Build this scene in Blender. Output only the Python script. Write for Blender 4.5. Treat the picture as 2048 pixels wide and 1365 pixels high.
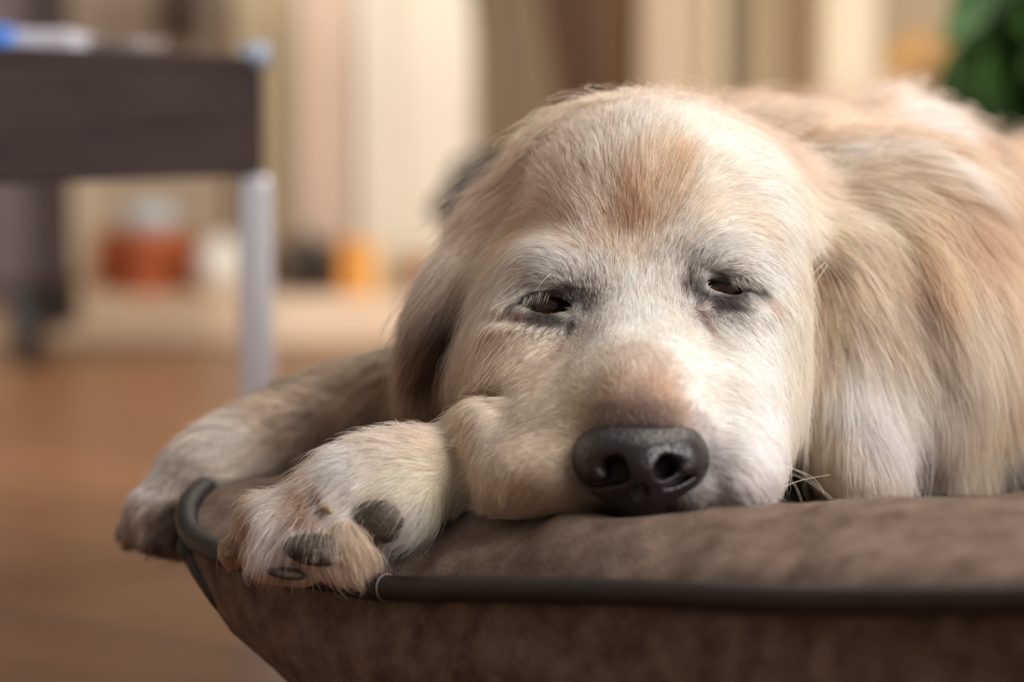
import bpy, math, random
import numpy as np
from mathutils import Vector, Matrix
from mathutils.bvhtree import BVHTree
from mathutils.kdtree import KDTree

SC = bpy.context.scene
for o in list(bpy.data.objects):
    bpy.data.objects.remove(o)
rng = np.random.default_rng(7)
random.seed(7)

# ------------------------------------------------------------------ camera
W_, H_ = 2048.0, 1365.0
LENS = 85.0
FPX = W_ * LENS / 36.0
CAM = np.array([0.0, 0.0, 0.33])
PITCH = math.radians(5.2)
cd = bpy.data.cameras.new('camera')
cam = bpy.data.objects.new('camera', cd)
SC.collection.objects.link(cam)
cam.location = CAM
cam.rotation_euler = (math.radians(90) - PITCH, 0, 0)
cd.lens = LENS
cd.sensor_width = 36
cd.clip_start = 0.05
cd.dof.use_dof = True
cd.dof.focus_distance = 1.045
cd.dof.aperture_fstop = 3.5
SC.camera = cam

# ------------------------------------------------------------------ light
SC.view_settings.view_transform = 'Standard'
SC.view_settings.look = 'None'
SC.view_settings.gamma = 1
SC.view_settings.exposure = 0.46
SC.view_settings.use_curve_mapping = False
wd = bpy.data.worlds.new('world')
SC.world = wd
wd.use_nodes = True
wd.node_tree.nodes['Background'].inputs[0].default_value = (0.78, 0.75, 0.71, 1)
wd.node_tree.nodes['Background'].inputs[1].default_value = 0.24


def area(name, loc, target, size, power, color, size_y=None):
    ld = bpy.data.lights.new(name, 'AREA')
    ld.energy = power
    ld.color = color
    ld.size = size
    if size_y:
        ld.shape = 'RECTANGLE'
        ld.size_y = size_y
    ob = bpy.data.objects.new(name, ld)
    SC.collection.objects.link(ob)
    ob.location = loc
    d = Vector(target) - Vector(loc)
    ob.rotation_euler = d.to_track_quat('-Z', 'Y').to_euler()
    return ob


area('window_daylight', (1.5, 0.15, 1.25), (0.08, 1.08, 0.24), 1.3, 43, (1.0, 0.96, 0.915), 1.0)
area('back_area', (0.9, 2.3, 2.0), (0.1, 1.4, 0.25), 0.8, 13, (1.0, 0.93, 0.84))  # area light above and behind, aimed at the dog
area('bg_fill_left', (-1.5, 2.2, 0.8), (-0.4, 3.7, 0.15), 0.7, 26, (1.0, 0.97, 0.93))  # added area light to brighten the things on the plinth
area('bg_fill_top', (0.2, 2.1, 2.3), (0.1, 3.4, 0.5), 0.9, 11, (1.0, 0.95, 0.88))  # added overhead fill for the back wall and curtains
SC.cycles.adaptive_threshold = 0.02
SC.cycles.max_bounces = 9
SC.cycles.diffuse_bounces = 5
SC.cycles.glossy_bounces = 4
SC.cycles.transmission_bounces = 8
SC.cycles.transparent_max_bounces = 16
SC.cycles.use_denoising = True
try:
    SC.cycles_curves.shape = 'RIBBONS'
    SC.cycles_curves.subdivisions = 2
except Exception:
    pass

# ------------------------------------------------------------------ helpers
cp, sp = math.cos(PITCH), math.sin(PITCH)
RIGHT = np.array([1.0, 0, 0])
UP = np.array([0.0, sp, cp])
FWD = np.array([0.0, cp, -sp])


def P(px, py, d):
    return CAM + d * FWD + ((px - W_ / 2) / FPX * d) * RIGHT - ((py - H_ / 2) / FPX * d) * UP


def srgb(r, g, b):
    c = np.array([r, g, b]) / 255.0
    return np.where(c <= 0.04045, c / 12.92, ((c + 0.055) / 1.055) ** 2.4)


def S4(r, g, b):
    return tuple(float(v) for v in srgb(r, g, b)) + (1.0,)


def tag(o, label=None, cat=None, group=None, kind=None):
    if label: o['label'] = label
    if cat: o['category'] = cat
    if group: o['group'] = group
    if kind: o['kind'] = kind
    return o


def mesh_obj(name, verts, faces, mat=None, parent=None, smooth=True):
    me = bpy.data.meshes.new(name)
    if isinstance(verts, np.ndarray) and isinstance(faces, np.ndarray):
        nv, nf, k = len(verts), len(faces), faces.shape[1]
        me.vertices.add(nv)
        me.vertices.foreach_set('co', verts.astype(np.float32).ravel())
        me.loops.add(nf * k)
        me.loops.foreach_set('vertex_index', faces.astype(np.int32).ravel())
        me.polygons.add(nf)
        me.polygons.foreach_set('loop_start', np.arange(0, nf * k, k, dtype=np.int32))
        me.update(calc_edges=True)
        me.validate()
    else:
        me.from_pydata([tuple(map(float, v)) for v in verts], [], [tuple(f) for f in faces])
        me.update()
    if smooth:
        me.polygons.foreach_set('use_smooth', [True] * len(me.polygons))
    if mat: me.materials.append(mat)
    ob = bpy.data.objects.new(name, me)
    SC.collection.objects.link(ob)
    if parent is not None:
        ob.parent = parent
        ob.matrix_parent_inverse = Matrix.Translation(-Vector(parent.location))
    return ob


def empty(name, loc=(0, 0, 0)):
    o = bpy.data.objects.new(name, None)
    o.location = loc
    o.empty_display_size = 0.02
    SC.collection.objects.link(o)
    return o


class MB:
    """mesh builder"""
    def __init__(s):
        s.v, s.f = [], []

    def add(s, v, f):
        n = len(s.v)
        s.v += [tuple(map(float, p)) for p in v]
        s.f += [tuple(i + n for i in q) for q in f]
        return s

    def box(s, x0, x1, y0, y1, z0, z1):
        v = [(x, y, z) for x in (x0, x1) for y in (y0, y1) for z in (z0, z1)]
        return s.add(v, [(0, 1, 3, 2), (4, 6, 7, 5), (0, 4, 5, 1), (2, 3, 7, 6), (0, 2, 6, 4), (1, 5, 7, 3)])

    def lathe(s, prof, c, n=40):
        v, f = [], []
        m = len(prof)
        for i in range(n):
            a = 2 * math.pi * i / n
            for r, z in prof:
                v.append((c[0] + r * math.cos(a), c[1] + r * math.sin(a), c[2] + z))
        for i in range(n):
            j = (i + 1) % n
            for k in range(m - 1):
                f.append((i * m + k, j * m + k, j * m + k + 1, i * m + k + 1))
        return s.add(v, f)

    def tube(s, pts, r, n=12, closed=False):
        pts = [np.array(p, float) for p in pts]
        m = len(pts)
        rr = r if hasattr(r, '__len__') else [r] * m
        v, f = [], []
        up = np.array([0, 0, 1.0])
        for i in range(m):
            a = pts[(i - 1) % m] if (closed or i > 0) else pts[i]
            b = pts[(i + 1) % m] if (closed or i < m - 1) else pts[i]
            t = b - a
            t = t / (np.linalg.norm(t) + 1e-12)
            u = np.cross(t, up)
            if np.linalg.norm(u) < 1e-3: u = np.cross(t, [1.0, 0, 0])
            u /= np.linalg.norm(u)
            w = np.cross(u, t)
            for k in range(n):
                an = 2 * math.pi * k / n
                v.append(pts[i] + rr[i] * (math.cos(an) * u + math.sin(an) * w))
        for i in range(m if closed else m - 1):
            j = (i + 1) % m
            for k in range(n):
                l = (k + 1) % n
                f.append((i * n + k, j * n + k, j * n + l, i * n + l))
        if not closed:
            f.append(tuple(range(n)))
            f.append(tuple(reversed(range((m - 1) * n, m * n))))
        return s.add(v, f)

    def build(s, name, mat, parent=None, smooth=False, bevel=0):
        o = mesh_obj(name, s.v, s.f, mat, parent, smooth)
        if bevel:
            b = o.modifiers.new('bevel', 'BEVEL')
            b.width = bevel
            b.segments = 3
            b.limit_method = 'ANGLE'
        return o


def catmull(pts, n=12, closed=False):
    pts = [np.array(p, float) for p in pts]
    m = len(pts)
    out = []
    rngi = range(m) if closed else range(m - 1)
    for i in rngi:
        g = (lambda k: pts[k % m]) if closed else (lambda k: pts[min(max(k, 0), m - 1)])
        p0, p1, p2, p3 = g(i - 1), g(i), g(i + 1), g(i + 2)
        for j in range(n):
            t = j / n
            out.append(0.5 * ((2 * p1) + (-p0 + p2) * t + (2 * p0 - 5 * p1 + 4 * p2 - p3) * t * t + (-p0 + 3 * p1 - 3 * p2 + p3) * t ** 3))
    if not closed: out.append(pts[-1])
    return out


# ---- materials
def mat(name, color=(0.5, 0.5, 0.5, 1), rough=0.5, metal=0.0, **kw):
    m = bpy.data.materials.new(name)
    m.use_nodes = True
    b = m.node_tree.nodes['Principled BSDF']
    b.inputs['Base Color'].default_value = color
    b.inputs['Roughness'].default_value = rough
    b.inputs['Metallic'].default_value = metal
    for k, v in kw.items():
        b.inputs[k.replace('_', ' ')].default_value = v
    return m


def nd(m, t, **kw):
    n = m.node_tree.nodes.new(t)
    for k, v in kw.items():
        if k in n.inputs: n.inputs[k].default_value = v
        else: setattr(n, k, v)
    return n


def lk(m, a, b):
    m.node_tree.links.new(a, b)


def noise_mix(m, c1, c2, scale=20, detail=4, rough=0.6, lo=0.35, hi=0.65, bump=0.0, bscale=None, vec=None):
    b = m.node_tree.nodes['Principled BSDF']
    tc = nd(m, 'ShaderNodeTexCoord')
    mp = nd(m, 'ShaderNodeMapping')
    lk(m, tc.outputs['Object'], mp.inputs[0])
    if vec: mp.inputs['Scale'].default_value = vec
    n = nd(m, 'ShaderNodeTexNoise')
    n.inputs['Scale'].default_value = scale
    n.inputs['Detail'].default_value = detail
    n.inputs['Roughness'].default_value = rough
    lk(m, mp.outputs[0], n.inputs['Vector'])
    r = nd(m, 'ShaderNodeValToRGB')
    r.color_ramp.elements[0].position = lo
    r.color_ramp.elements[0].color = c1
    r.color_ramp.elements[1].position = hi
    r.color_ramp.elements[1].color = c2
    lk(m, n.outputs['Fac'], r.inputs[0])
    lk(m, r.outputs[0], b.inputs['Base Color'])
    if bump:
        n2 = nd(m, 'ShaderNodeTexNoise')
        n2.inputs['Scale'].default_value = bscale or scale * 4
        n2.inputs['Detail'].default_value = 6
        lk(m, mp.outputs[0], n2.inputs['Vector'])
        bp = nd(m, 'ShaderNodeBump')
        bp.inputs['Strength'].default_value = bump
        bp.inputs['Distance'].default_value = 0.002
        lk(m, n2.outputs['Fac'], bp.inputs['Height'])
        lk(m, bp.outputs[0], b.inputs['Normal'])
    return m, r


# ================================================================== ROOM
def at(px, py, Y):
    d = FWD + ((px - W_ / 2) / FPX) * RIGHT - ((py - H_ / 2) / FPX) * UP
    return CAM + d * (Y / d[1])


def X(px, Y): return at(px, 240, Y)[0]
def Z(py, Y): return at(1024, py, Y)[2]


def struct(o):
    o['kind'] = 'structure'
    return o


# floor
m_floor = mat('wood_floor', rough=0.34)
b_ = m_floor.node_tree.nodes['Principled BSDF']
tc = nd(m_floor, 'ShaderNodeTexCoord')
mp = nd(m_floor, 'ShaderNodeMapping')
mp.inputs['Rotation'].default_value = (0, 0, math.radians(37))
mp.inputs['Location'].default_value = (0.05, 0.055, 0)
lk(m_floor, tc.outputs['Object'], mp.inputs[0])
br = nd(m_floor, 'ShaderNodeTexBrick')
br.inputs['Scale'].default_value = 1.0
br.inputs['Brick Width'].default_value = 1.25
br.inputs['Row Height'].default_value = 0.19
br.inputs['Mortar Size'].default_value = 0.004
br.inputs['Mortar Smooth'].default_value = 0.1
br.inputs['Color1'].default_value = S4(136, 94, 62)
br.inputs['Color2'].default_value = S4(120, 82, 54)
br.inputs['Mortar'].default_value = S4(84, 56, 38)
lk(m_floor, mp.outputs[0], br.inputs['Vector'])
mp2 = nd(m_floor, 'ShaderNodeMapping')
mp2.inputs['Scale'].default_value = (2.0, 14, 1)
lk(m_floor, mp.outputs[0], mp2.inputs[0])
nz = nd(m_floor, 'ShaderNodeTexNoise')
nz.inputs['Scale'].default_value = 3
nz.inputs['Detail'].default_value = 5
lk(m_floor, mp2.outputs[0], nz.inputs['Vector'])
mx = nd(m_floor, 'ShaderNodeMixRGB', blend_type='MULTIPLY')
mx.inputs[0].default_value = 0.55
rp = nd(m_floor, 'ShaderNodeValToRGB')
rp.color_ramp.elements[0].position = 0.3
rp.color_ramp.elements[0].color = (0.5, 0.42, 0.36, 1)
rp.color_ramp.elements[1].position = 0.7
rp.color_ramp.elements[1].color = (1, 1, 1, 1)
lk(m_floor, nz.outputs['Fac'], rp.inputs[0])
lk(m_floor, br.outputs['Color'], mx.inputs[1])
lk(m_floor, rp.outputs[0], mx.inputs[2])
lk(m_floor, mx.outputs[0], b_.inputs['Base Color'])
struct(MB().box(-2.2, 2.4, -1.0, 4.0, -0.05, 0).build('floor', m_floor))

YW = 3.9
m_wall = mat('cream_wall', rough=0.9)
noise_mix(m_wall, S4(206, 184, 152), S4(222, 202, 172), scale=1.6, detail=2)
struct(MB().box(-2.2, 2.4, YW, YW + 0.1, 0, 2.5).build('wall_back', m_wall))
m_wside = mat('side_wall', S4(205, 188, 165), 0.9)
struct(MB().box(-2.3, -2.2, -1.0, 4.0, 0, 2.5).build('wall_left', m_wside))
m_ceil = mat('ceiling_paint', S4(232, 226, 215), 0.95)
# door opening surround: pilasters of the right half of the back wall
m_col = mat('beige_pilaster', S4(196, 170, 142), 0.7)
m_col2 = mat('pale_strip', S4(226, 205, 172), 0.7)
m_groove = mat('dark_groove', S4(118, 104, 86), 0.8)
m_bright = mat('bright_pilaster', S4(246, 226, 194), 0.7)
c = MB().box(X(1280, 3.75), X(1418, 3.75), 3.74, YW, 0.0, 2.3)
c.box(X(1296, 3.73), X(1402, 3.73), 3.725, 3.74, 0.15, 2.2)
struct(c.build('trim_1', m_col, bevel=0.006))
struct(MB().box(X(1420, 3.7), X(1448, 3.7), 3.69, YW, 0, 2.3).build('trim_2', m_col2, bevel=0.005))
struct(MB().box(X(1450, 3.86), X(1494, 3.86), 3.86, YW, 0, 2.3).build('trim_3', m_groove, bevel=0.003))
struct(MB().box(X(1652, 3.7), X(1760, 3.7), 3.7, YW, 0, 2.3).build('trim_4', m_bright, bevel=0.01))

# low stone plinth along the back wall
m_pl = mat('plinth_stone', rough=0.6)
noise_mix(m_pl, S4(222, 192, 160), S4(236, 208, 178), scale=6, detail=3)
ZP = 0.072
o = MB().box(-2.2, X(1275, 3.55), 3.55, YW, 0, ZP).build('trim_5', m_pl, bevel=0.008)
struct(o)

# dark brown cabinet
m_wood = mat('dark_brown_wood', rough=0.5)
noise_mix(m_wood, S4(84, 54, 20), S4(106, 70, 30), scale=3, detail=5, vec=(6, 1, 0.6))
cab = empty('cabinet', (X(1180, 3.8), 3.86, ZP))
tag(cab, 'dark brown wooden cabinet standing at the back wall behind the dog', 'cabinet')
xa, xb = X(1010, 3.82), X(1276, 3.82)
zc = ZP
MB().box(xa, xb, 3.84, 3.895, zc, 1.9).build('body', m_wood, cab, bevel=0.004)
MB().box(xa + .006, xb - .006, 3.82, 3.84, zc + .01, 1.88).build('door', m_wood, cab, bevel=0.004)

# curtains: pleated
def curtain(name, pxl, pxr, Y, folds, amp, slant, m, label, ph=0.0, bulge=0.0, top=1.9, bot=None):
    bot = ZP + 0.004 if bot is None else bot
    xl, xr = X(pxl, Y), X(pxr, Y)
    n, k = 160, 24
    v, f = [], []
    for side in (0, 1):
        for j in range(k + 1):
            z = bot + (top - bot) * j / k
            sh = slant * (0.33 - z)
            for i in range(n + 1):
                t = i / n
                x = xl + (xr - xl) * t + sh * t
                y = Y + amp * math.cos(2 * math.pi * folds * t + ph + 0.25 * math.sin(3 * z)) + 0.4 * amp * math.sin(2 * math.pi * folds * 2.3 * t + 1.3) + bulge * t ** 3
                v.append((x, y + side * 0.004, z))
    w = n + 1
    off = w * (k + 1)
    for j in range(k):
        for i in range(n):
            a = j * w + i
            f.append((a, a + 1, a + w + 1, a + w))
            f.append((a + off, a + w + off, a + w + 1 + off, a + 1 + off))
    for i in range(n):
        f.append((i, i + off, i + 1 + off, i + 1))
        a = k * w + i
        f.append((a, a + 1, a + 1 + off, a + off))
    for j in range(k):
        a = j * w
        f.append((a, a + w, a + w + off, a + off))
        a += n
        f.append((a, a + off, a + w + off, a + w))
    o = mesh_obj(name, v, f, m, None, True)
    tag(o, label, 'curtain')
    return o


m_cur = mat('cream_cloth', S4(236, 224, 204), 0.9)
m_cur2 = mat('pink_cloth', S4(232, 206, 186), 0.9)
m_cur3 = mat('shaded_taupe_cloth', S4(120, 104, 80), 0.95)  # taupe stands in for shade on the receding curtain edge
m_cur4 = mat('olive_cloth', S4(202, 184, 152), 0.95)
curtain('curtain', 716, 965, 3.76, 1.0, 0.010, 0.10, m_cur, 'bright cream curtain hanging right of the pink one', ph=2.6)
curtain('curtain', 598, 708, 3.78, 1.0, 0.010, 0.0, m_cur2, 'narrow pinkish curtain hanging between cream curtains', ph=3.1)
curtain('curtain', 458, 592, 3.78, 1.5, 0.012, 0.0, m_cur4, 'beige curtain hanging just right of the dark coffee table corner', ph=0.6)
curtain('curtain', 950, 1120, 3.73, 1.0, 0.012, 0.16, m_cur3, 'taupe strip standing in for the shaded curtain edge in front of the brown cabinet', ph=1.2)

# grey beige wardrobe at the far left behind the table
m_ward2 = mat('toned_down_lacquer', S4(142, 124, 106), 0.7)  # upper doors: colour darkened to offset the lamp light falling there
m_ward = mat('grey_beige_lacquer', S4(192, 174, 150), 0.7)
wr = empty('wardrobe', (X(250, 3.8), 3.85, ZP))
tag(wr, 'grey beige wardrobe standing at the back wall behind the dark table', 'wardrobe')
MB().box(X(-260, 3.8), X(452, 3.8), 3.81, 3.89, ZP, 1.9).build('body', m_ward, wr, bevel=0.004)
for a_, b2 in ((-255, 92), (98, 446)):
    MB().box(X(a_, 3.79), X(b2, 3.79), 3.79, 3.809, ZP + .02, .41).build('door', m_ward, wr, bevel=0.003)
    MB().box(X(a_, 3.79), X(b2, 3.79), 3.79, 3.809, .414, 1.88).build('door', m_ward2, wr, bevel=0.003)
pf = MB().box(X(292, 3.6), X(372, 3.6), 3.765, 3.788, 0.46, 0.85).build('picture_frame', mat('dark_frame', S4(66, 46, 32), 0.6), None, bevel=0.003)
tag(pf, 'dark brown framed panel hanging on the wardrobe above the table', 'picture')

# black blurred bag behind the dog's head
m_blk = mat('black_cloth', S4(34, 34, 34), 0.7)
bg = empty('handbag', tuple(at(930, 430, 2.6)))
tag(bg, 'black bag leaning on a stool behind the left side of the dog head', 'bag')
pb = [at(x - 16, y, 2.6) for x, y in ((866, 420), (905, 366), (960, 338), (1010, 300), (1040, 330), (1030, 420), (960, 450), (880, 446))]
v = [tuple(p) for p in pb] + [tuple(p + np.array([0, 0.09, 0])) for p in pb]
n = len(pb)
f = [tuple(range(n))[::-1], tuple(range(n, 2 * n))] + [(i, (i + 1) % n, (i + 1) % n + n, i + n) for i in range(n)]
o = mesh_obj('body', v, f, m_blk, bg, False)
bb = o.modifiers.new('b', 'BEVEL'); bb.width = 0.012; bb.segments = 4
MB().tube(catmull([at(900, 380, 2.64), at(912, 335, 2.64), at(960, 312, 2.64), at(1000, 320, 2.64)], 8), 0.006).build('handle', m_blk, bg, True)
st = empty('stool', (pb[3][0], 2.65, 0))
tag(st, 'dark wooden stool under the black bag behind the dog', 'stool')
zs = float(pb[6][2]) - 0.002
MB().box(X(890, 2.6), X(1200, 2.6), 2.58, 2.85, zs - 0.03, zs).build('seat', m_wood, st, bevel=0.004)
for sx in (X(930, 2.6), X(1180, 2.6)):
    for sy in (2.62, 2.8):
        MB().box(sx - .012, sx + .012, sy - .012, sy + .012, 0, zs - 0.03).build('leg', m_wood, st, bevel=0.002)

# things on the plinth
def pz(py, Y): return Z(py, Y)
m_terra = mat('terracotta', S4(236, 140, 98), 0.75)
m_terra2 = mat('brown_terracotta', S4(178, 92, 40), 0.7)
m_white = mat('white_glaze', S4(255, 250, 238), 0.4)
m_gls = mat('pale_plastic', S4(208, 216, 218), 0.35)


def wpx(n, Y): return n / FPX * Y


Yp = 3.62
pot = empty('flower_pot', (X(294, Yp), Yp, ZP))
tag(pot, 'terracotta pot on the stone plinth under the table', 'pot')
r = wpx(92, Yp) / 2
MB().lathe([(0, 0), (r * .8, 0), (r * .96, .075), (r * 1.1, .075), (r * 1.12, .092), (r * 1.0, .094), (r * .9, .08), (0, .078)], (X(294, Yp), Yp, ZP)).build('body', m_terra, pot, True)
MB().lathe([(0, 0), (r * 1.0, 0.0), (r * 1.18, .014), (r * 1.2, .034), (r * .6, .042), (0, .042)], (X(296, Yp), Yp, ZP + .0945)).build('saucer', m_gls, pot, True)
for px, nm, w in ((222, 'left of', 62), (362, 'right of', 58)):
    o = MB().lathe([(0, 0), (wpx(w, 3.7) * .42, 0), (wpx(w, 3.7) * .55, .05), (wpx(w, 3.7) * .5, .088), (wpx(w, 3.7) * .42, .09), (wpx(w, 3.7) * .40, .07), (0, .07)], (X(px, 3.7), 3.70, ZP)).build('jar', m_terra2, None, True)
    tag(o, 'brown clay jar on the plinth %s the terracotta pot' % nm, 'jar')
r = wpx(112, Yp) / 2
o = MB().lathe([(0, 0), (r * .55, 0), (r * .95, .022), (r, .042), (r * .86, .062), (r * .5, .078), (r * .42, .086), (r * .36, .086), (r * .3, .07), (0, .06)], (X(438, Yp), Yp, ZP)).build('vase', m_white, None, True)
tag(o, 'round white vase on the plinth beside the chrome table leg', 'vase')
bx_ = MB().box(X(562, 3.76), X(690, 3.76), 3.672, 3.745, ZP, ZP + .075).build('box', mat('grey_brown_card', S4(112, 94, 80), 0.8), None, bevel=0.004)
tag(bx_, 'grey brown box on the plinth behind the dark bottle', 'box')
bot = empty('bottle', (X(612, 3.64), 3.64, ZP))
tag(bot, 'dark green bottle on the plinth right of the chrome table leg', 'bottle')
r = wpx(50, 3.64) / 2
MB().lathe([(0, 0), (r, 0), (r, .058), (r * .5, .074), (r * .3, .08), (0, .08)], (X(612, 3.64), 3.64, ZP)).build('body', mat('dark_green_glass', S4(16, 26, 20), 0.15), bot, True)
MB().lathe([(0, 0), (r * .36, 0), (r * .36, .014), (0, .014)], (X(612, 3.64), 3.64, ZP + .08), 20).build('cap', m_blk, bot, True)
jar = empty('jar', (X(715, 3.62), 3.62, ZP))
tag(jar, 'amber orange jar with a yellow side on the plinth', 'jar')
MB().box(X(680, 3.62), X(730, 3.62), 3.60, 3.65, ZP, ZP + .082).build('body', mat('amber', S4(226, 150, 62), 0.4), jar, bevel=0.006)
MB().box(X(731, 3.62), X(758, 3.62), 3.602, 3.648, ZP, ZP + .080).build('side', mat('yellow', S4(250, 202, 130), 0.5), jar, bevel=0.005)
o = MB().lathe([(0, 0), (.018, 0), (.021, .03), (.016, .052), (0, .054)], (X(842, 3.7), 3.7, ZP), 24).build('pot', mat('ochre', S4(190, 128, 62), 0.6), None, True)
tag(o, 'small ochre pot on the plinth nearest the dog ear', 'pot')

# armchair at far left
m_uph = mat('grey_upholstery', rough=0.9)
noise_mix(m_uph, S4(62, 52, 52), S4(76, 64, 64), scale=30)
ch = empty('armchair', (X(-40, 3.2), 3.3, 0))
tag(ch, 'dark grey armchair at the far left beyond the table', 'armchair')
MB().box(X(-300, 3.2), X(66, 3.2), 3.2, 3.5, 0.10, 0.62).build('body', m_uph, ch, bevel=0.02)
for (p0, p1, yy) in ((30, 44, 3.24), (-260, -250, 3.24)):
    MB().tube([(X(p0, yy), yy, 0.12), (X(p1 + 10, yy), yy, 0.0)], [.024, .014]).build('leg', m_blk, ch, True)
shp = [at(x, y, 3.36) for x, y in ((62, 420), (96, 470), (128, 600), (132, 655), (96, 660), (60, 640))]
v = [tuple(p) for p in shp] + [tuple(p + np.array([0, 0.12, 0])) for p in shp]
n = len(shp)
mesh_obj('side_panel', v, [tuple(range(n))[::-1], tuple(range(n, 2 * n))] + [(i, (i + 1) % n, (i + 1) % n + n, i + n) for i in range(n)], mat('black_brown', S4(44, 34, 28), 0.8), ch, False)

# coffee table (rotated)
m_tab = mat('dark_table', rough=0.7)
m_tab.node_tree.nodes['Principled BSDF'].inputs['Specular IOR Level'].default_value = 0.2
noise_mix(m_tab, S4(52, 41, 41), S4(62, 50, 49), scale=8, detail=3, vec=(1, 1, 6))
m_chr = mat('chrome', S4(232, 230, 240), 0.35, 0.5)
cor = np.array([X(528, 1.8), 1.8])
u = np.array([-0.50, -0.866])       # towards the camera left
w2 = np.array([-0.866, 0.50])      # away left
tb = empty('coffee_table', (cor[0], cor[1], 0))
tag(tb, 'low dark brown coffee table with chrome legs on the wooden floor', 'table')


def tbox(a0, a1, b0, b1, z0, z1):
    m = MB()
    v = []
    for a in (a0, a1):
        for b in (b0, b1):
            for z in (z0, z1):
                q = cor + u * a + w2 * b
                v.append((q[0], q[1], z))
    return m.add(v, [(0, 1, 3, 2), (4, 6, 7, 5), (0, 4, 5, 1), (2, 3, 7, 6), (0, 2, 6, 4), (1, 5, 7, 3)])


zt = Z(112, 1.8); zb = Z(352, 1.8)
L1, L2 = 0.75, 0.55
tbox(0, L1, 0, L2, zt - 0.012, zt).build('table_top', m_tab, tb, bevel=0.002)
tbox(0, L1, 0, .02, zb, zt - .012).build('apron', m_tab, tb, bevel=0.002)
tbox(0, L1, L2 - .02, L2, zb, zt - .012).build('apron', m_tab, tb, bevel=0.002)
tbox(0, .02, .02, L2 - .02, zb, zt - .012).build('apron', m_tab, tb, bevel=0.002)
tbox(L1 - .02, L1, .02, L2 - .02, zb, zt - .012).build('apron', m_tab, tb, bevel=0.002)
for (a, b) in ((.004, .006), (L1 - .004, .006), (.004, L2 - .006), (L1 - .004, L2 - .006)):
    q = cor + u * a + w2 * b
    MB().box(q[0] - .0125, q[0] + .0125, q[1] - .0125, q[1] + .0125, 0, zb).build('leg', m_chr, tb, bevel=0.005)
q = cor + u * .004 + w2 * .004
MB().lathe([(0, -.010), (.010, -.008), (.0125, 0), (.010, .008), (0, .0105)], (q[0], q[1], zt), 24).build('corner_cap', mat('cap_metal', S4(150, 162, 182), 0.4, 0.2), tb, True)
# things on the table
m_blue = mat('blue_plastic', S4(70, 130, 220), 0.4)
m_paper = mat('white_paper', S4(200, 196, 206), 0.6)
o = MB().box(X(-60, 1.78), X(22, 1.78), 1.76, 1.84, zt, zt + .022).build('packet', m_blue, None, bevel=0.006)
tag(o, 'bright blue packet lying on the coffee table', 'packet')
o = MB().box(X(26, 1.80), X(158, 1.80), 1.79, 1.87, zt, zt + .019).build('packet', m_paper, None, bevel=0.006)
tag(o, 'white packet lying on the coffee table beside the blue one', 'packet')
m_tray = mat('smoke_glass', S4(142, 130, 124), 0.2)
o = MB().lathe([(0, 0), (.02, 0), (.03, .014), (.026, .014), (.018, .004), (0, .004)], (X(262, 1.86), 1.86, zt), 32).build('bowl', m_tray, None, True)
tag(o, 'small smoky grey glass bowl on the coffee table', 'bowl')

# bench with amber jug, and plant, behind the dog at right
m_amb = mat('golden_brown_ceramic', S4(188, 140, 78), 0.5)
be = empty('bench', (X(1850, 2.7), 2.7, 0))
tag(be, 'brown wooden bench behind the dog back, mostly hidden', 'bench')
MB().box(X(1740, 2.6), X(2150, 2.6), 2.6, 2.9, .285, .31).build('seat', m_wood, be, bevel=0.004)
for sx in (X(1760, 2.6), X(2130, 2.6)):
    for sy in (2.64, 2.86):
        MB().box(sx - .015, sx + .015, sy - .015, sy + .015, 0, .285).build('leg', m_wood, be, bevel=0.002)
jg = MB().lathe([(0, 0), (.03, 0), (.043, .04), (.044, .075), (.030, .105), (.018, .112), (.02, .12), (0.014, .12), (.012, .10), (0, .09)], (X(1838, 2.7), 2.7, .31), 32).build('jug', m_amb, None, True)
tag(jg, 'golden brown ceramic jug on the bench left of the green plant', 'jug')

m_leaf = mat('leaf_green', rough=0.45)
noise_mix(m_leaf, S4(34, 66, 24), S4(68, 108, 46), scale=14, detail=2)
pl = empty('potted_plant', (X(2060, 2.35), 2.35, 0))
tag(pl, 'large green leafy plant in a dark pot behind the dog at right', 'plant')
pcx = X(2090, 2.35)
MB().lathe([(0, 0), (.06, 0), (.085, .15), (.09, .17), (.08, .17), (.075, .14), (0, .14)], (pcx, 2.35, 0), 40).build('pot', m_blk, pl, True)
rr = random.Random(5)


def leaf(base, tip, wid, sag):
    base, tip = np.array(base), np.array(tip)
    n = 12
    ax = tip - base
    L = np.linalg.norm(ax)
    side = np.cross(ax, [0.25, -1.0, 0.3]); side /= np.linalg.norm(side)
    nor = np.cross(side, ax / L)
    v, f = [], []
    for i in range(n + 1):
        t = i / n
        c = base + ax * t + np.array([0, 0, sag * 4 * t * (1 - t)])
        ww = wid * math.sin(math.pi * min(1, t * .92 + .04)) ** .8 * (1 - .3 * t)
        for s in (-1, -.5, 0, .5, 1):
            v.append(c + side * ww * s + nor * (0.22 * wid * abs(s)))
    for i in range(n):
        for j in range(4):
            a = i * 5 + j
            f.append((a, a + 1, a + 6, a + 5))
    return v, f


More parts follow.
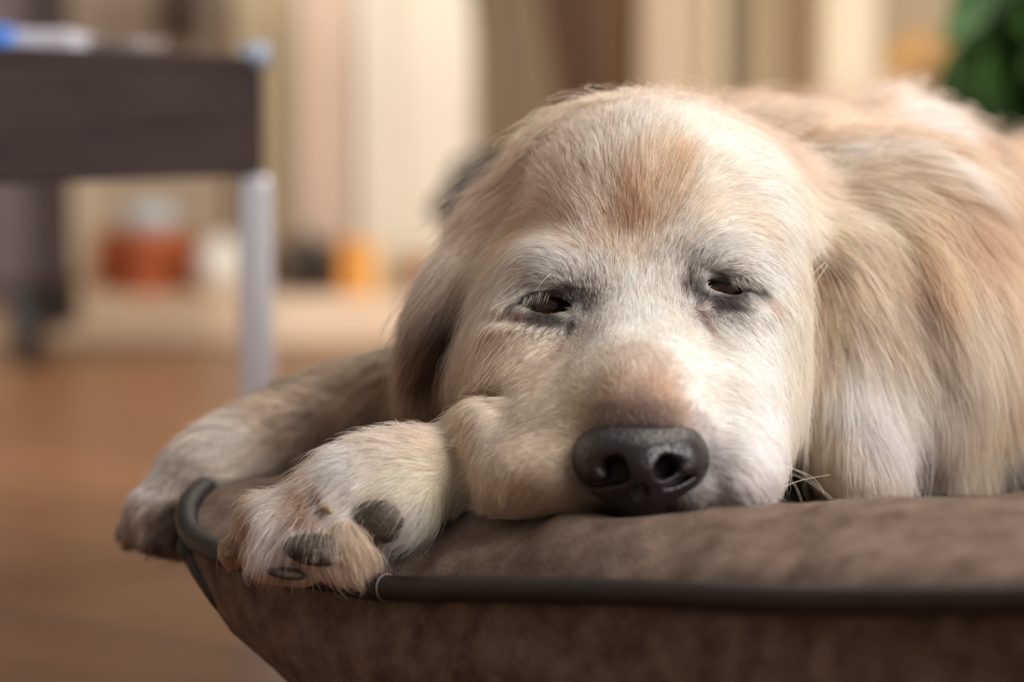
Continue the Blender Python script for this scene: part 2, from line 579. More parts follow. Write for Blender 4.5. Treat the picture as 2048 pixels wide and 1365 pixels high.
stems = MB()
for i in range(70):
    z0 = 0.17 + 0.012 * i * 0.9
    a = rr.uniform(0, 2 * math.pi)
    rad = rr.uniform(.02, .06)
    b0 = (pcx + rad * math.cos(a) * .6, 2.35 + rad * math.sin(a) * .6, .22 + .30 * ((i * .37) % 1))
    tipr = rr.uniform(.07, .12)
    tp = (b0[0] + tipr * math.cos(a), b0[1] + tipr * math.sin(a), b0[2] + rr.uniform(-.09, .07))
    v, f = leaf(b0, tp, rr.uniform(.03, .045), .012)
    lf = MB().add(v, f).build('leaf', m_leaf, pl, True)
    s = lf.modifiers.new('s', 'SOLIDIFY'); s.thickness = 0.0008
    stems.tube([(pcx, 2.35, .14), ((pcx + b0[0]) / 2, (2.35 + b0[1]) / 2, b0[2] * .6), b0], .0025, 6)
stems.build('stem', m_leaf, pl, True)
# ================================================================== DOG BED
loop_ctrl = [
    P(560, 1142, 1.045), P(690, 1166, 1.03), P(800, 1180, 1.01), P(1000, 1182, .97), P(1300, 1190, .92), P(1600, 1204, .87),
    P(2048, 1204, .81), P(2400, 1200, .77), np.array([.40, .78, .165]), np.array([.52, .90, .16]), np.array([.66, 1.2, .155]), np.array([.68, 1.6, .155]),
    np.array([.55, 1.85, .155]), np.array([.3, 1.9, .155]), np.array([.05, 1.78, .155]), np.array([-.06, 1.55, .156]),
    P(640, 862, 1.32), P(530, 906, 1.25), P(448, 962, 1.18), P(402, 1000, 1.145), P(386, 1035, 1.125), P(400, 1078, 1.105), P(460, 1112, 1.075)]
loop = np.array(catmull(loop_ctrl, 24, closed=True))
NL = len(loop)
bed_ctrl = np.array([list(P(*q)) for q in [
    (450, 1040, 1.10), (500, 960, 1.16), (600, 900, 1.24), (640, 874, 1.31), (860, 1037, 1.04), (740, 1105, 1.03), (600, 1120, 1.06),
    (900, 1085, 1.0), (800, 1150, 1.015), (1000, 984, 1.03), (1000, 1080, .99), (1150, 1012, .985), (1285, 1026, .952), (1285, 1110, .935),
    (1450, 1016, .955), (1560, 1010, .96), (1560, 1100, .90), (1700, 1001, .93), (1800, 999, .925), (1800, 1100, .87), (1930, 1003, .91), (2048, 1008, .90), (2048, 1100, .85),
    (2300, 1010, .86), (1800, 1040, 1.1), (1600, 1040, 1.1), (1300, 1040, 1.1), (1285, 1040, 1.0), (1450, 1040, 1.0), (2048, 1040, 1.1), (1800, 1010, 1.0), (1000, 1000, 1.12), (800, 960, 1.15)]] +
    [[.3, 1.4, .14], [.1, 1.3, .145], [.5, 1.3, .145], [.2, 1.7, .15], [.45, 1.7, .15], [0.55, 1.0, .155]])


def bed_z(xy):
    d2 = ((xy[:, None, :] - bed_ctrl[None, :, :2]) ** 2).sum(-1) + 0.012 ** 2
    w = 1 / d2 ** 1.6
    return (w * bed_ctrl[None, :, 2]).sum(1) / w.sum(1)


def vnoise(p, s, seed=0):
    """cheap smooth pseudo noise from sines"""
    r = np.random.default_rng(seed)
    out = np.zeros(len(p))
    for i in range(7):
        k = r.normal(size=3) * s
        out += np.sin(p @ k + r.uniform(0, 6.28))
    return out / 7


centre = np.array([0.26, 1.33])
rows = []
ins = [0, .0015, .003, .006, .01, .015, .02, .027, .035, .045, .055, .067, .08, .095, .11, .13, .15, .18, .22, .27, .33, .4]
tv = centre - loop[:, :2]
tl = np.linalg.norm(tv, axis=1)
for d in ins:
    fr = np.minimum(d / tl, .97)
    xy = loop[:, :2] + tv * fr[:, None]
    k = 1 - np.exp(-d / .010)
    z = loop[:, 2] * (1 - k) + bed_z(xy) * k
    q = np.column_stack([xy, z])
    wr_ = vnoise(q, 60, 3) * .0012 * k + vnoise(q, 170, 4) * .0005 * k
    q[:, 2] += wr_
    rows.append(q)
cz = bed_z(centre[None])[0]
# side panel rows going down
tan = np.roll(loop, -1, 0) - np.roll(loop, 1, 0)
outn = np.column_stack([tan[:, 1], -tan[:, 0]])
outn /= np.linalg.norm(outn, axis=1)[:, None]
if ((outn * (loop[:, :2] - centre)).sum(1)).mean() < 0: outn = -outn
prof = [(-.001, .004), (.002, .010), (.005, .02), (.006, .032), (.003, .045), (-.006, .062), (-.018, .08), (-.03, .10), (-.036, .12), (-.034, .135), (-.028, None)]
low = []
for off, dz in prof:
    z = loop[:, 2] - dz if dz is not None else np.full(NL, 0.002)
    z = np.maximum(z, .002)
    dzz = .14 if dz is None else dz
    lm = np.clip((-.07 - loop[:, 0]) / .06, 0, 1)
    off = off - .033 * np.clip(dzz / .07, 0, 1) ** 1.3 * lm
    q = np.column_stack([loop[:, :2] + outn * off[:, None], z])
    amp = .004
    nn = vnoise(q, 38, 11) * amp + vnoise(q, 110, 12) * amp * .35
    q[:, :2] += outn * nn[:, None]
    low.append(q)
allrows = low[::-1] + rows
V = np.concatenate(allrows + [np.array([[centre[0], centre[1], cz]])])
F = []
R = len(allrows)
for r_ in range(R - 1):
    a = r_ * NL + np.arange(NL)
    b = r_ * NL + (np.arange(NL) + 1) % NL
    F.append(np.column_stack([a, b, b + NL, a + NL]))
F = np.concatenate(F)
m_bed = mat('brown_suede', rough=0.85)
m_bed.node_tree.nodes['Principled BSDF'].inputs['Sheen Weight'].default_value = 0.35
m_bed.node_tree.nodes['Principled BSDF'].inputs['Sheen Roughness'].default_value = 0.5
m_bed.node_tree.nodes['Principled BSDF'].inputs['Sheen Tint'].default_value = S4(200, 165, 140)
m_bed.node_tree.nodes['Principled BSDF'].inputs['Specular IOR Level'].default_value = 0.2
noise_mix(m_bed, S4(78, 64, 57), S4(136, 117, 106), scale=70, detail=7, rough=0.62, lo=0.34, hi=0.7, bump=0.9, bscale=900)
bed = empty('dog_bed', (0.26, 1.33, 0))
tag(bed, 'brown suede dog bed with dark piping under the sleeping dog', 'dog bed')
bo = mesh_obj('cushion', V, F, m_bed, bed, True)
# close centre fan
bm_ring = (R - 1) * NL
fan = MB()
ringpts = allrows[-1]
me2 = bo.data
import bmesh
bm = bmesh.new(); bm.from_mesh(me2); bm.verts.ensure_lookup_table()
cvert = bm.verts[len(V) - 1]
for i in range(NL):
    try: bm.faces.new((bm.verts[bm_ring + i], bm.verts[bm_ring + (i + 1) % NL], cvert)).smooth = True
    except ValueError: pass
bm.faces.new([bm.verts[i] for i in range(NL)][::-1])
bmesh.ops.recalc_face_normals(bm, faces=bm.faces)
bm.to_mesh(me2); bm.free()
m_pip = mat('dark_piping', rough=0.5)
noise_mix(m_pip, S4(26, 20, 20), S4(36, 28, 28), scale=60, bump=0.3, bscale=500)
lp = loop + np.column_stack([outn * .0030, np.full(NL, .001)])
MB().tube(list(lp), 0.0054, 16, closed=True).build('piping', m_pip, bed, True)
# piping joint: a slightly thicker sleeve with a pale thread edge near the paw
ji = int(np.argmin(np.linalg.norm(loop - P(770, 1178, 1.015), axis=1)))
jj = [lp[(ji + k) % NL] for k in range(-14, 3)]
MB().tube(jj, [.0060] * len(jj), 16).build('piping_sleeve', m_pip, bed, True)
e = lp[(ji + 3) % NL]; e2 = lp[(ji + 2) % NL]
MB().tube([e2, e2 + (e - e2) * .10], .0062, 16).build('thread', mat('grey_thread', S4(120, 108, 105), 0.6), bed, True)
# lower piping at the left
lo_pts = catmull([P(640, 1010, 1.30), P(480, 1060, 1.2), P(380, 1085, 1.135), P(392, 1122, 1.122), P(424, 1175, 1.112), P(455, 1215, 1.11), P(490, 1253, 1.12), P(530, 1290, 1.16)], 14)
MB().tube(lo_pts, 0.0050, 12).build('piping', m_pip, bed, True)
# ================================================================== SDF engine
class Grid:
    def __init__(s, xs, ys, zs):
        s.ax = [np.asarray(a, np.float64) for a in (xs, ys, zs)]
        s.v = np.full([len(a) for a in s.ax], 0.05, np.float32)

    def box(s, lo, hi):
        sl = []
        for a, l, h in zip(s.ax, lo, hi):
            i0 = max(int(np.searchsorted(a, l)) - 1, 0)
            i1 = min(int(np.searchsorted(a, h)) + 1, len(a))
            if i1 <= i0: return None
            sl.append(slice(i0, i1))
        return tuple(sl)

    def ell(s, c, r, R=None, k=0.01, op='add'):
        """ellipsoid centre c, radii r, rotation R (columns = local axes)"""
        c = np.array(c, float); r = np.array(r, float)
        R = np.eye(3) if R is None else R
        ext = np.sqrt(((R * r) ** 2).sum(1)) + k + 0.012
        sl = s.box(c - ext, c + ext)
        if sl is None: return
        x = (s.ax[0][sl[0]] - c[0])[:, None, None]
        y = (s.ax[1][sl[1]] - c[1])[None, :, None]
        z = (s.ax[2][sl[2]] - c[2])[None, None, :]
        a0 = 0; a1 = 0
        for i in range(3):
            q = x * R[0, i] + y * R[1, i] + z * R[2, i]
            a0 = a0 + (q / r[i]) ** 2
            a1 = a1 + (q / r[i] ** 2) ** 2
        k0 = np.sqrt(a0); k1 = np.sqrt(a1) + 1e-9
        d = (k0 * (k0 - 1) / k1).astype(np.float32)
        d = np.where(k0 < 1e-4, -float(min(r)), d)
        o = s.v[sl]
        if op == 'add':
            h = np.maximum(k - np.abs(o - d), 0) / k
            s.v[sl] = np.minimum(o, d) - h * h * k * 0.25
        else:
            d = -d
            h = np.maximum(k - np.abs(o - d), 0) / k
            s.v[sl] = np.maximum(o, d) + h * h * k * 0.25

    def chain(s, pts, k=0.01, flat=None, op='add'):
        """pts: list of (P, r); fills with spheres along"""
        for (p, r), (q, r2) in zip(pts[:-1], pts[1:]):
            p = np.array(p); q = np.array(q)
            n = max(2, int(np.linalg.norm(q - p) / (0.6 * min(r, r2))))
            for i in range(n + 1):
                t = i / n
                if i == 0 and p is not pts[0][0]: pass
                rr_ = r + (r2 - r) * t
                s.ell(p + (q - p) * t, (rr_, rr_, rr_), None, k, op)

    def sample(s, p):
        idx, fr = [], []
        for a, c in zip(s.ax, p.T):
            i = np.clip(np.searchsorted(a, c) - 1, 0, len(a) - 2)
            idx.append(i)
            fr.append(np.clip((c - a[i]) / (a[i + 1] - a[i]), 0, 1))
        i, j, k = idx
        u, v, w = fr
        c = [[[s.v[i + a, j + b, k + d] for d in (0, 1)] for b in (0, 1)] for a in (0, 1)]
        hx, hy, hz = [a[q + 1] - a[q] for a, q in zip(s.ax, idx)]
        def bil(f, a, b): return f[0][0] * (1 - a) * (1 - b) + f[1][0] * a * (1 - b) + f[0][1] * (1 - a) * b + f[1][1] * a * b
        x0 = bil(c[0], v, w); x1 = bil(c[1], v, w)
        val = x0 * (1 - u) + x1 * u
        gx = (x1 - x0) / hx
        cy = [[c[a][b] for a in (0, 1)] for b in (0, 1)]
        gy = (bil([[c[0][1][0], c[0][1][1]], [c[1][1][0], c[1][1][1]]], u, w) - bil([[c[0][0][0], c[0][0][1]], [c[1][0][0], c[1][0][1]]], u, w)) / hy
        gz = (bil([[c[0][0][1], c[0][1][1]], [c[1][0][1], c[1][1][1]]], u, v) - bil([[c[0][0][0], c[0][1][0]], [c[1][0][0], c[1][1][0]]], u, v)) / hz
        return val, np.column_stack([gx, gy, gz])

    def mesh(s):
        v = s.v
        ins = v < 0
        cnt = np.zeros([n - 1 for n in v.shape], np.int8)
        for a in (0, 1):
            for b in (0, 1):
                for c in (0, 1):
                    cnt += ins[a:a + cnt.shape[0], b:b + cnt.shape[1], c:c + cnt.shape[2]]
        act = (cnt > 0) & (cnt < 8)
        I, J, K = np.nonzero(act)
        n = len(I)
        ids = np.full(act.shape, -1, np.int32)
        ids[I, J, K] = np.arange(n)
        cor = {}
        for a in (0, 1):
            for b in (0, 1):
                for c in (0, 1):
                    cor[a, b, c] = v[I + a, J + b, K + c]
        acc = np.zeros((n, 3)); w = np.zeros(n)
        X0 = [a[q] for a, q in zip(s.ax, (I, J, K))]
        HX = [a[q + 1] - a[q] for a, q in zip(s.ax, (I, J, K))]
        keys = list(cor)
        for p in keys:
            for ax in range(3):
                if p[ax] == 0:
                    q = list(p); q[ax] = 1; q = tuple(q)
                    A, B = cor[p], cor[q]
                    m = (A < 0) != (B < 0)
                    t = np.where(m, A / np.where(m, A - B, 1), 0)
                    for d in range(3):
                        f_ = p[d] if d != ax else t
                        acc[:, d] += np.where(m, f_, 0)
                    w += m
        acc /= w[:, None]
        V_ = np.column_stack([X0[d] + acc[:, d] * HX[d] for d in range(3)])
        Fs = []
        for ax in range(3):
            sl0 = [slice(None)] * 3; sl1 = [slice(None)] * 3
            sl0[ax] = slice(0, -1); sl1[ax] = slice(1, None)
            A, B = ins[tuple(sl0)], ins[tuple(sl1)]
            ch = np.argwhere(A != B)
            o1, o2 = [d for d in range(3) if d != ax]
            ok = (ch[:, o1] > 0) & (ch[:, o2] > 0) & (ch[:, o1] < v.shape[o1] - 1) & (ch[:, o2] < v.shape[o2] - 1)
            ch = ch[ok]
            flip = A[tuple(ch.T)]
            def cid(da, db):
                c_ = ch.copy(); c_[:, o1] -= da; c_[:, o2] -= db
                return ids[tuple(c_.T)]
            q = np.column_stack([cid(0, 0), cid(1, 0), cid(1, 1), cid(0, 1)])
            if ax == 1: flip = ~flip
            q = np.where(flip[:, None], q[:, ::-1], q)
            Fs.append(q)
        Fq = np.concatenate(Fs)
        Fq = Fq[(Fq >= 0).all(1)]
        return V_, Fq[:, ::-1]


def rot(roll=0, pitch=0, yaw=0):
    """image roll (clockwise, deg), pitch (top away +), yaw"""
    a, b, c = map(math.radians, (roll, pitch, yaw))
    Ry = np.array([[math.cos(a), 0, math.sin(a)], [0, 1, 0], [-math.sin(a), 0, math.cos(a)]])
    Rx = np.array([[1, 0, 0], [0, math.cos(b), math.sin(b)], [0, -math.sin(b), math.cos(b)]])
    Rz = np.array([[math.cos(c), -math.sin(c), 0], [math.sin(c), math.cos(c), 0], [0, 0, 1]])
    return Rz @ Rx @ Ry


def ax_(lo, f0, f1, hi, fine, coarse):
    a = list(np.arange(lo, f0, coarse)) + list(np.arange(f0, f1, fine)) + list(np.arange(f1, hi, coarse))
    return np.array(a)


G = Grid(ax_(-.235, -.15, .175, .62, .0014, .004), ax_(.93, .93, 1.14, 2.0, .0014, .0055), np.arange(.075, .405, .0014))


def E(px, py, d, rx, rz, rd, roll=0, pitch=0, yaw=0, k=10, op='add', g=None):
    s = d / FPX
    (g or G).ell(P(px, py, d), (rx * s, rd / 1000, rz * s), rot(roll, pitch, yaw), k / 1000, op)


def CH(pts, k=10, op='add'):
    G.chain([(P(a, b, d), r * d / FPX) for a, b, d, r in pts], k / 1000, None, op)


# ---- trunk
E(1420, 560, 1.34, 350, 345, 110, k=30)
E(1640, 600, 1.38, 320, 318, 110, k=40)
E(1755, 635, 1.212, 320, 336, 96, k=50)
E(1190, 508, 1.235, 192, 255, 50, k=30)
E(1980, 820, 1.34, 250, 200, 90, k=40)
E(1880, 650, 1.50, 400, 330, 170, roll=6, k=40)
E(2300, 700, 1.75, 420, 400, 200, k=60)
E(2150, 640, 1.62, 330, 360, 160, k=60)
E(1560, 620, 1.26, 300, 330, 80, k=40)            # neck right
E(1110, 660, 1.24, 180, 240, 60, k=40)            # neck left
E(1900, 930, 1.22, 260, 120, 60, k=25)            # chest / elbow right
E(1600, 930, 1.24, 200, 110, 60, k=25)
E(1830, 420, 1.36, 150, 190, 60, roll=-12, k=40)  # shoulder fur
E(1790, 310, 1.42, 55, 45, 30, k=40)
# ---- far leg
CH([(1080, 760, 1.27, 130), (900, 782, 1.25, 88), (760, 802, 1.24, 66), (680, 822, 1.235, 58), (590, 850, 1.22, 50), (510, 893, 1.20, 54), (440, 938, 1.19, 56), (370, 988, 1.185, 56)], k=18)
E(310, 1025, 1.18, 50, 52, 20, roll=-40, k=8)
E(352, 1045, 1.17, 48, 42, 16, roll=-35, k=6)
E(272, 1062, 1.18, 32, 30, 12, k=6)
E(330, 1082, 1.165, 46, 20, 12, k=6)
E(338, 1015, 1.15, 6, 45, 6, roll=-10, k=10, op='sub')
# ---- head
E(1312, 492, 1.150, 302, 250, 88, k=25)           # skull
E(1290, 380, 1.115, 215, 150, 50, k=22)
E(1172, 430, 1.107, 86, 100, 40, roll=8, k=10)
E(1354, 420, 1.107, 88, 104, 40, roll=-8, k=10)           # forehead
E(1500, 650, 1.120, 122, 300, 62, k=18)           # right cheek
E(1075, 700, 1.120, 150, 250, 60, k=18)           # left cheek
E(1000, 760, 1.125, 120, 120, 45, k=16)
E(1130, 545, 1.072, 100, 66, 22, roll=8, k=14)    # brows
E(1425, 512, 1.072, 100, 66, 22, roll=-8, k=14)
E(1278, 620, 1.078, 128, 120, 34, k=18)
E(1450, 600, 1.062, 50, 13, 8, roll=6, k=6)
E(1096, 640, 1.062, 54, 13, 8, roll=4, k=6)           # stop
CH([(1278, 650, 1.074, 110), (1280, 730, 1.046, 110), (1283, 810, 1.014, 112), (1284, 880, .995, 110)], k=14)
E(1140, 885, 1.036, 146, 135, 38, pitch=15, k=18)           # left upper lip
E(1140, 930, 1.020, 170, 85, 42, k=14)
E(1440, 880, 1.038, 112, 155, 38, pitch=15, k=20)           # right upper lip
E(1462, 930, 1.018, 96, 90, 40, k=12)
E(1078, 790, 1.064, 130, 190, 30, pitch=22, k=20)
E(1465, 780, 1.064, 92, 210, 30, pitch=22, k=20)
E(1285, 965, 1.002, 150, 62, 34, k=10)            # front lip
E(1195, 585, 1.086, 55, 60, 28, k=20)
E(1368, 570, 1.086, 50, 60, 28, k=20)
E(1095, 680, 1.080, 95, 60, 22, k=14)             # under eye
E(1450, 650, 1.080, 85, 60, 22, k=14)
# lip roll pushed up by the fore leg
E(988, 896, 1.036, 62, 98, 22, roll=-18, k=9)
E(1040, 955, 1.020, 80, 62, 26, roll=-30, k=12)
E(958, 862, 1.050, 50, 58, 17, k=14)
E(985, 790, 1.043, 55, 8, 8, roll=8, k=10, op='sub')
E(925, 800, 1.055, 40, 12, 12, roll=-10, k=8, op='sub')
# furrow on the forehead, tear grooves
# ---- ears
for q in [(1012, 455, 1.135, 50, 70, 20, -25), (965, 535, 1.128, 44, 80, 16, -20), (915, 610, 1.124, 50, 90, 13, -12), (880, 700, 1.12, 54, 90, 12, -6), (858, 785, 1.118, 42, 72, 11, 0)]:
    E(q[0], q[1], q[2], q[3], q[4], q[5], roll=-q[6], k=9)
E(922, 660, 1.106, 26, 95, 12, roll=10, k=9, op='sub')
for q in [(1640, 510, 1.145, 45, 50, 18, 20), (1690, 555, 1.124, 66, 80, 15, 12), (1725, 650, 1.130, 98, 110, 14, 6), (1735, 750, 1.132, 104, 110, 14, 4), (1700, 850, 1.120, 74, 90, 12, -6), (1708, 922, 1.108, 44, 66, 10, -22), (1742, 976, 1.10, 38, 42, 9, -40)]:
    E(q[0], q[1], q[2], q[3], q[4], q[5], roll=-q[6], k=20)
E(1618, 720, 1.095, 13, 300, 26, k=6, op='sub')   # gap between cheek and ear
E(1790, 880, 1.13, 40, 55, 18, roll=10, k=14, op='sub')
# ---- near fore leg
CH([(1030, 955, 1.085, 52), (960, 927, 1.06, 44), (880, 944, 1.045, 60), (800, 952, 1.035, 66), (730, 975, 1.03, 66), (670, 1002, 1.028, 62)], k=12)
E(800, 1010, 1.025, 65, 52, 16, roll=-20, k=10)
E(620, 1030, 1.030, 62, 55, 22, roll=-35, k=10)
E(566, 1058, 1.032, 54, 62, 20, roll=-30, k=7)
E(512, 1042, 1.045, 32, 48, 14, roll=12, k=6)
E(640, 1092, 1.020, 72, 44, 18, roll=8, k=6)
E(703, 1070, 1.018, 30, 52, 14, roll=-28, k=5)
E(575, 1128, 1.026, 66, 28, 14, roll=10, k=6)
E(690, 1120, 1.018, 46, 26, 10, roll=-10, k=6)
E(632, 1005, 1.008, 15, 24, 6, roll=0, k=6, op='sub')
E(608, 1012, 1.004, 8, 42, 9, roll=25, k=7, op='sub')
E(520, 1040, 1.018, 6, 48, 8, roll=22, k=7, op='sub')
E(560, 1105, 1.000, 60, 7, 8, roll=-8, k=6, op='sub')
E(470, 1100, 1.045, 22, 26, 9, k=5)
E(512, 1108, 1.036, 22, 24, 9, k=5)
# ---- eyes: sockets
EYE = [dict(c=(1096, 612, 1.0682), o=(1096, 610), w=50, h=19, roll=4), dict(c=(1448, 578, 1.0682), o=(1450, 576), w=42, h=15, roll=12)]
for e_ in EYE:
    E(e_['o'][0], e_['o'][1], 1.055, e_['w'], e_['h'], 17, roll=e_['roll'], k=3.5, op='sub')
# crease above the lid, lid roll under it
E(1085, 580, 1.047, 58, 6, 6, roll=-4, k=4, op='sub')
E(1462, 552, 1.047, 56, 6, 6, roll=10, k=4, op='sub')

# rest on the cushion: nothing of the dog goes below the top of the bed
gx, gy = np.meshgrid(G.ax[0], G.ax[1], indexing='ij')
gp = np.column_stack([gx.ravel(), gy.ravel()])
ins_ = np.zeros(len(gp), bool)
lx0 = loop[:, :2]; lx1 = np.roll(lx0, -1, 0)
for a_, b_2 in zip(lx0, lx1):
    c_1 = (a_[1] > gp[:, 1]) != (b_2[1] > gp[:, 1])
    if a_[1] != b_2[1]:
        ins_ ^= c_1 & (gp[:, 0] < (b_2[0] - a_[0]) * (gp[:, 1] - a_[1]) / (b_2[1] - a_[1]) + a_[0])
bz = np.full(len(gp), -1.0)
ii_ = np.nonzero(ins_)[0]
for i0 in range(0, len(ii_), 20000):
    bz[ii_[i0:i0 + 20000]] = bed_z(gp[ii_[i0:i0 + 20000]])
bz = bz.reshape(gx.shape)[:, :, None] - .0025 - G.ax[2][None, None, :]
G.v = np.maximum(G.v, bz.astype(np.float32))
DV, DF = G.mesh()
print('dog mesh', len(DV), len(DF))
dog = empty('dog', tuple(P(1400, 1000, 1.2)))
tag(dog, 'sleepy cream and golden dog resting its head on the brown dog bed', 'dog')

# ---- snapping of control points on the surface
bvh = BVHTree.FromPolygons([Vector(v) for v in DV], [tuple(int(i) for i in f) for f in DF])


def snap(px, py, far=0):
    d = FWD + ((px - W_ / 2) / FPX) * RIGHT - ((py - H_ / 2) / FPX) * UP
    d = d / np.linalg.norm(d)
    hit = bvh.ray_cast(Vector(CAM), Vector(d))
    if hit[0] is None:
        h = bvh.find_nearest(Vector(P(px, py, 1.15)))
        return np.array(h[0])
    return np.array(hit[0])


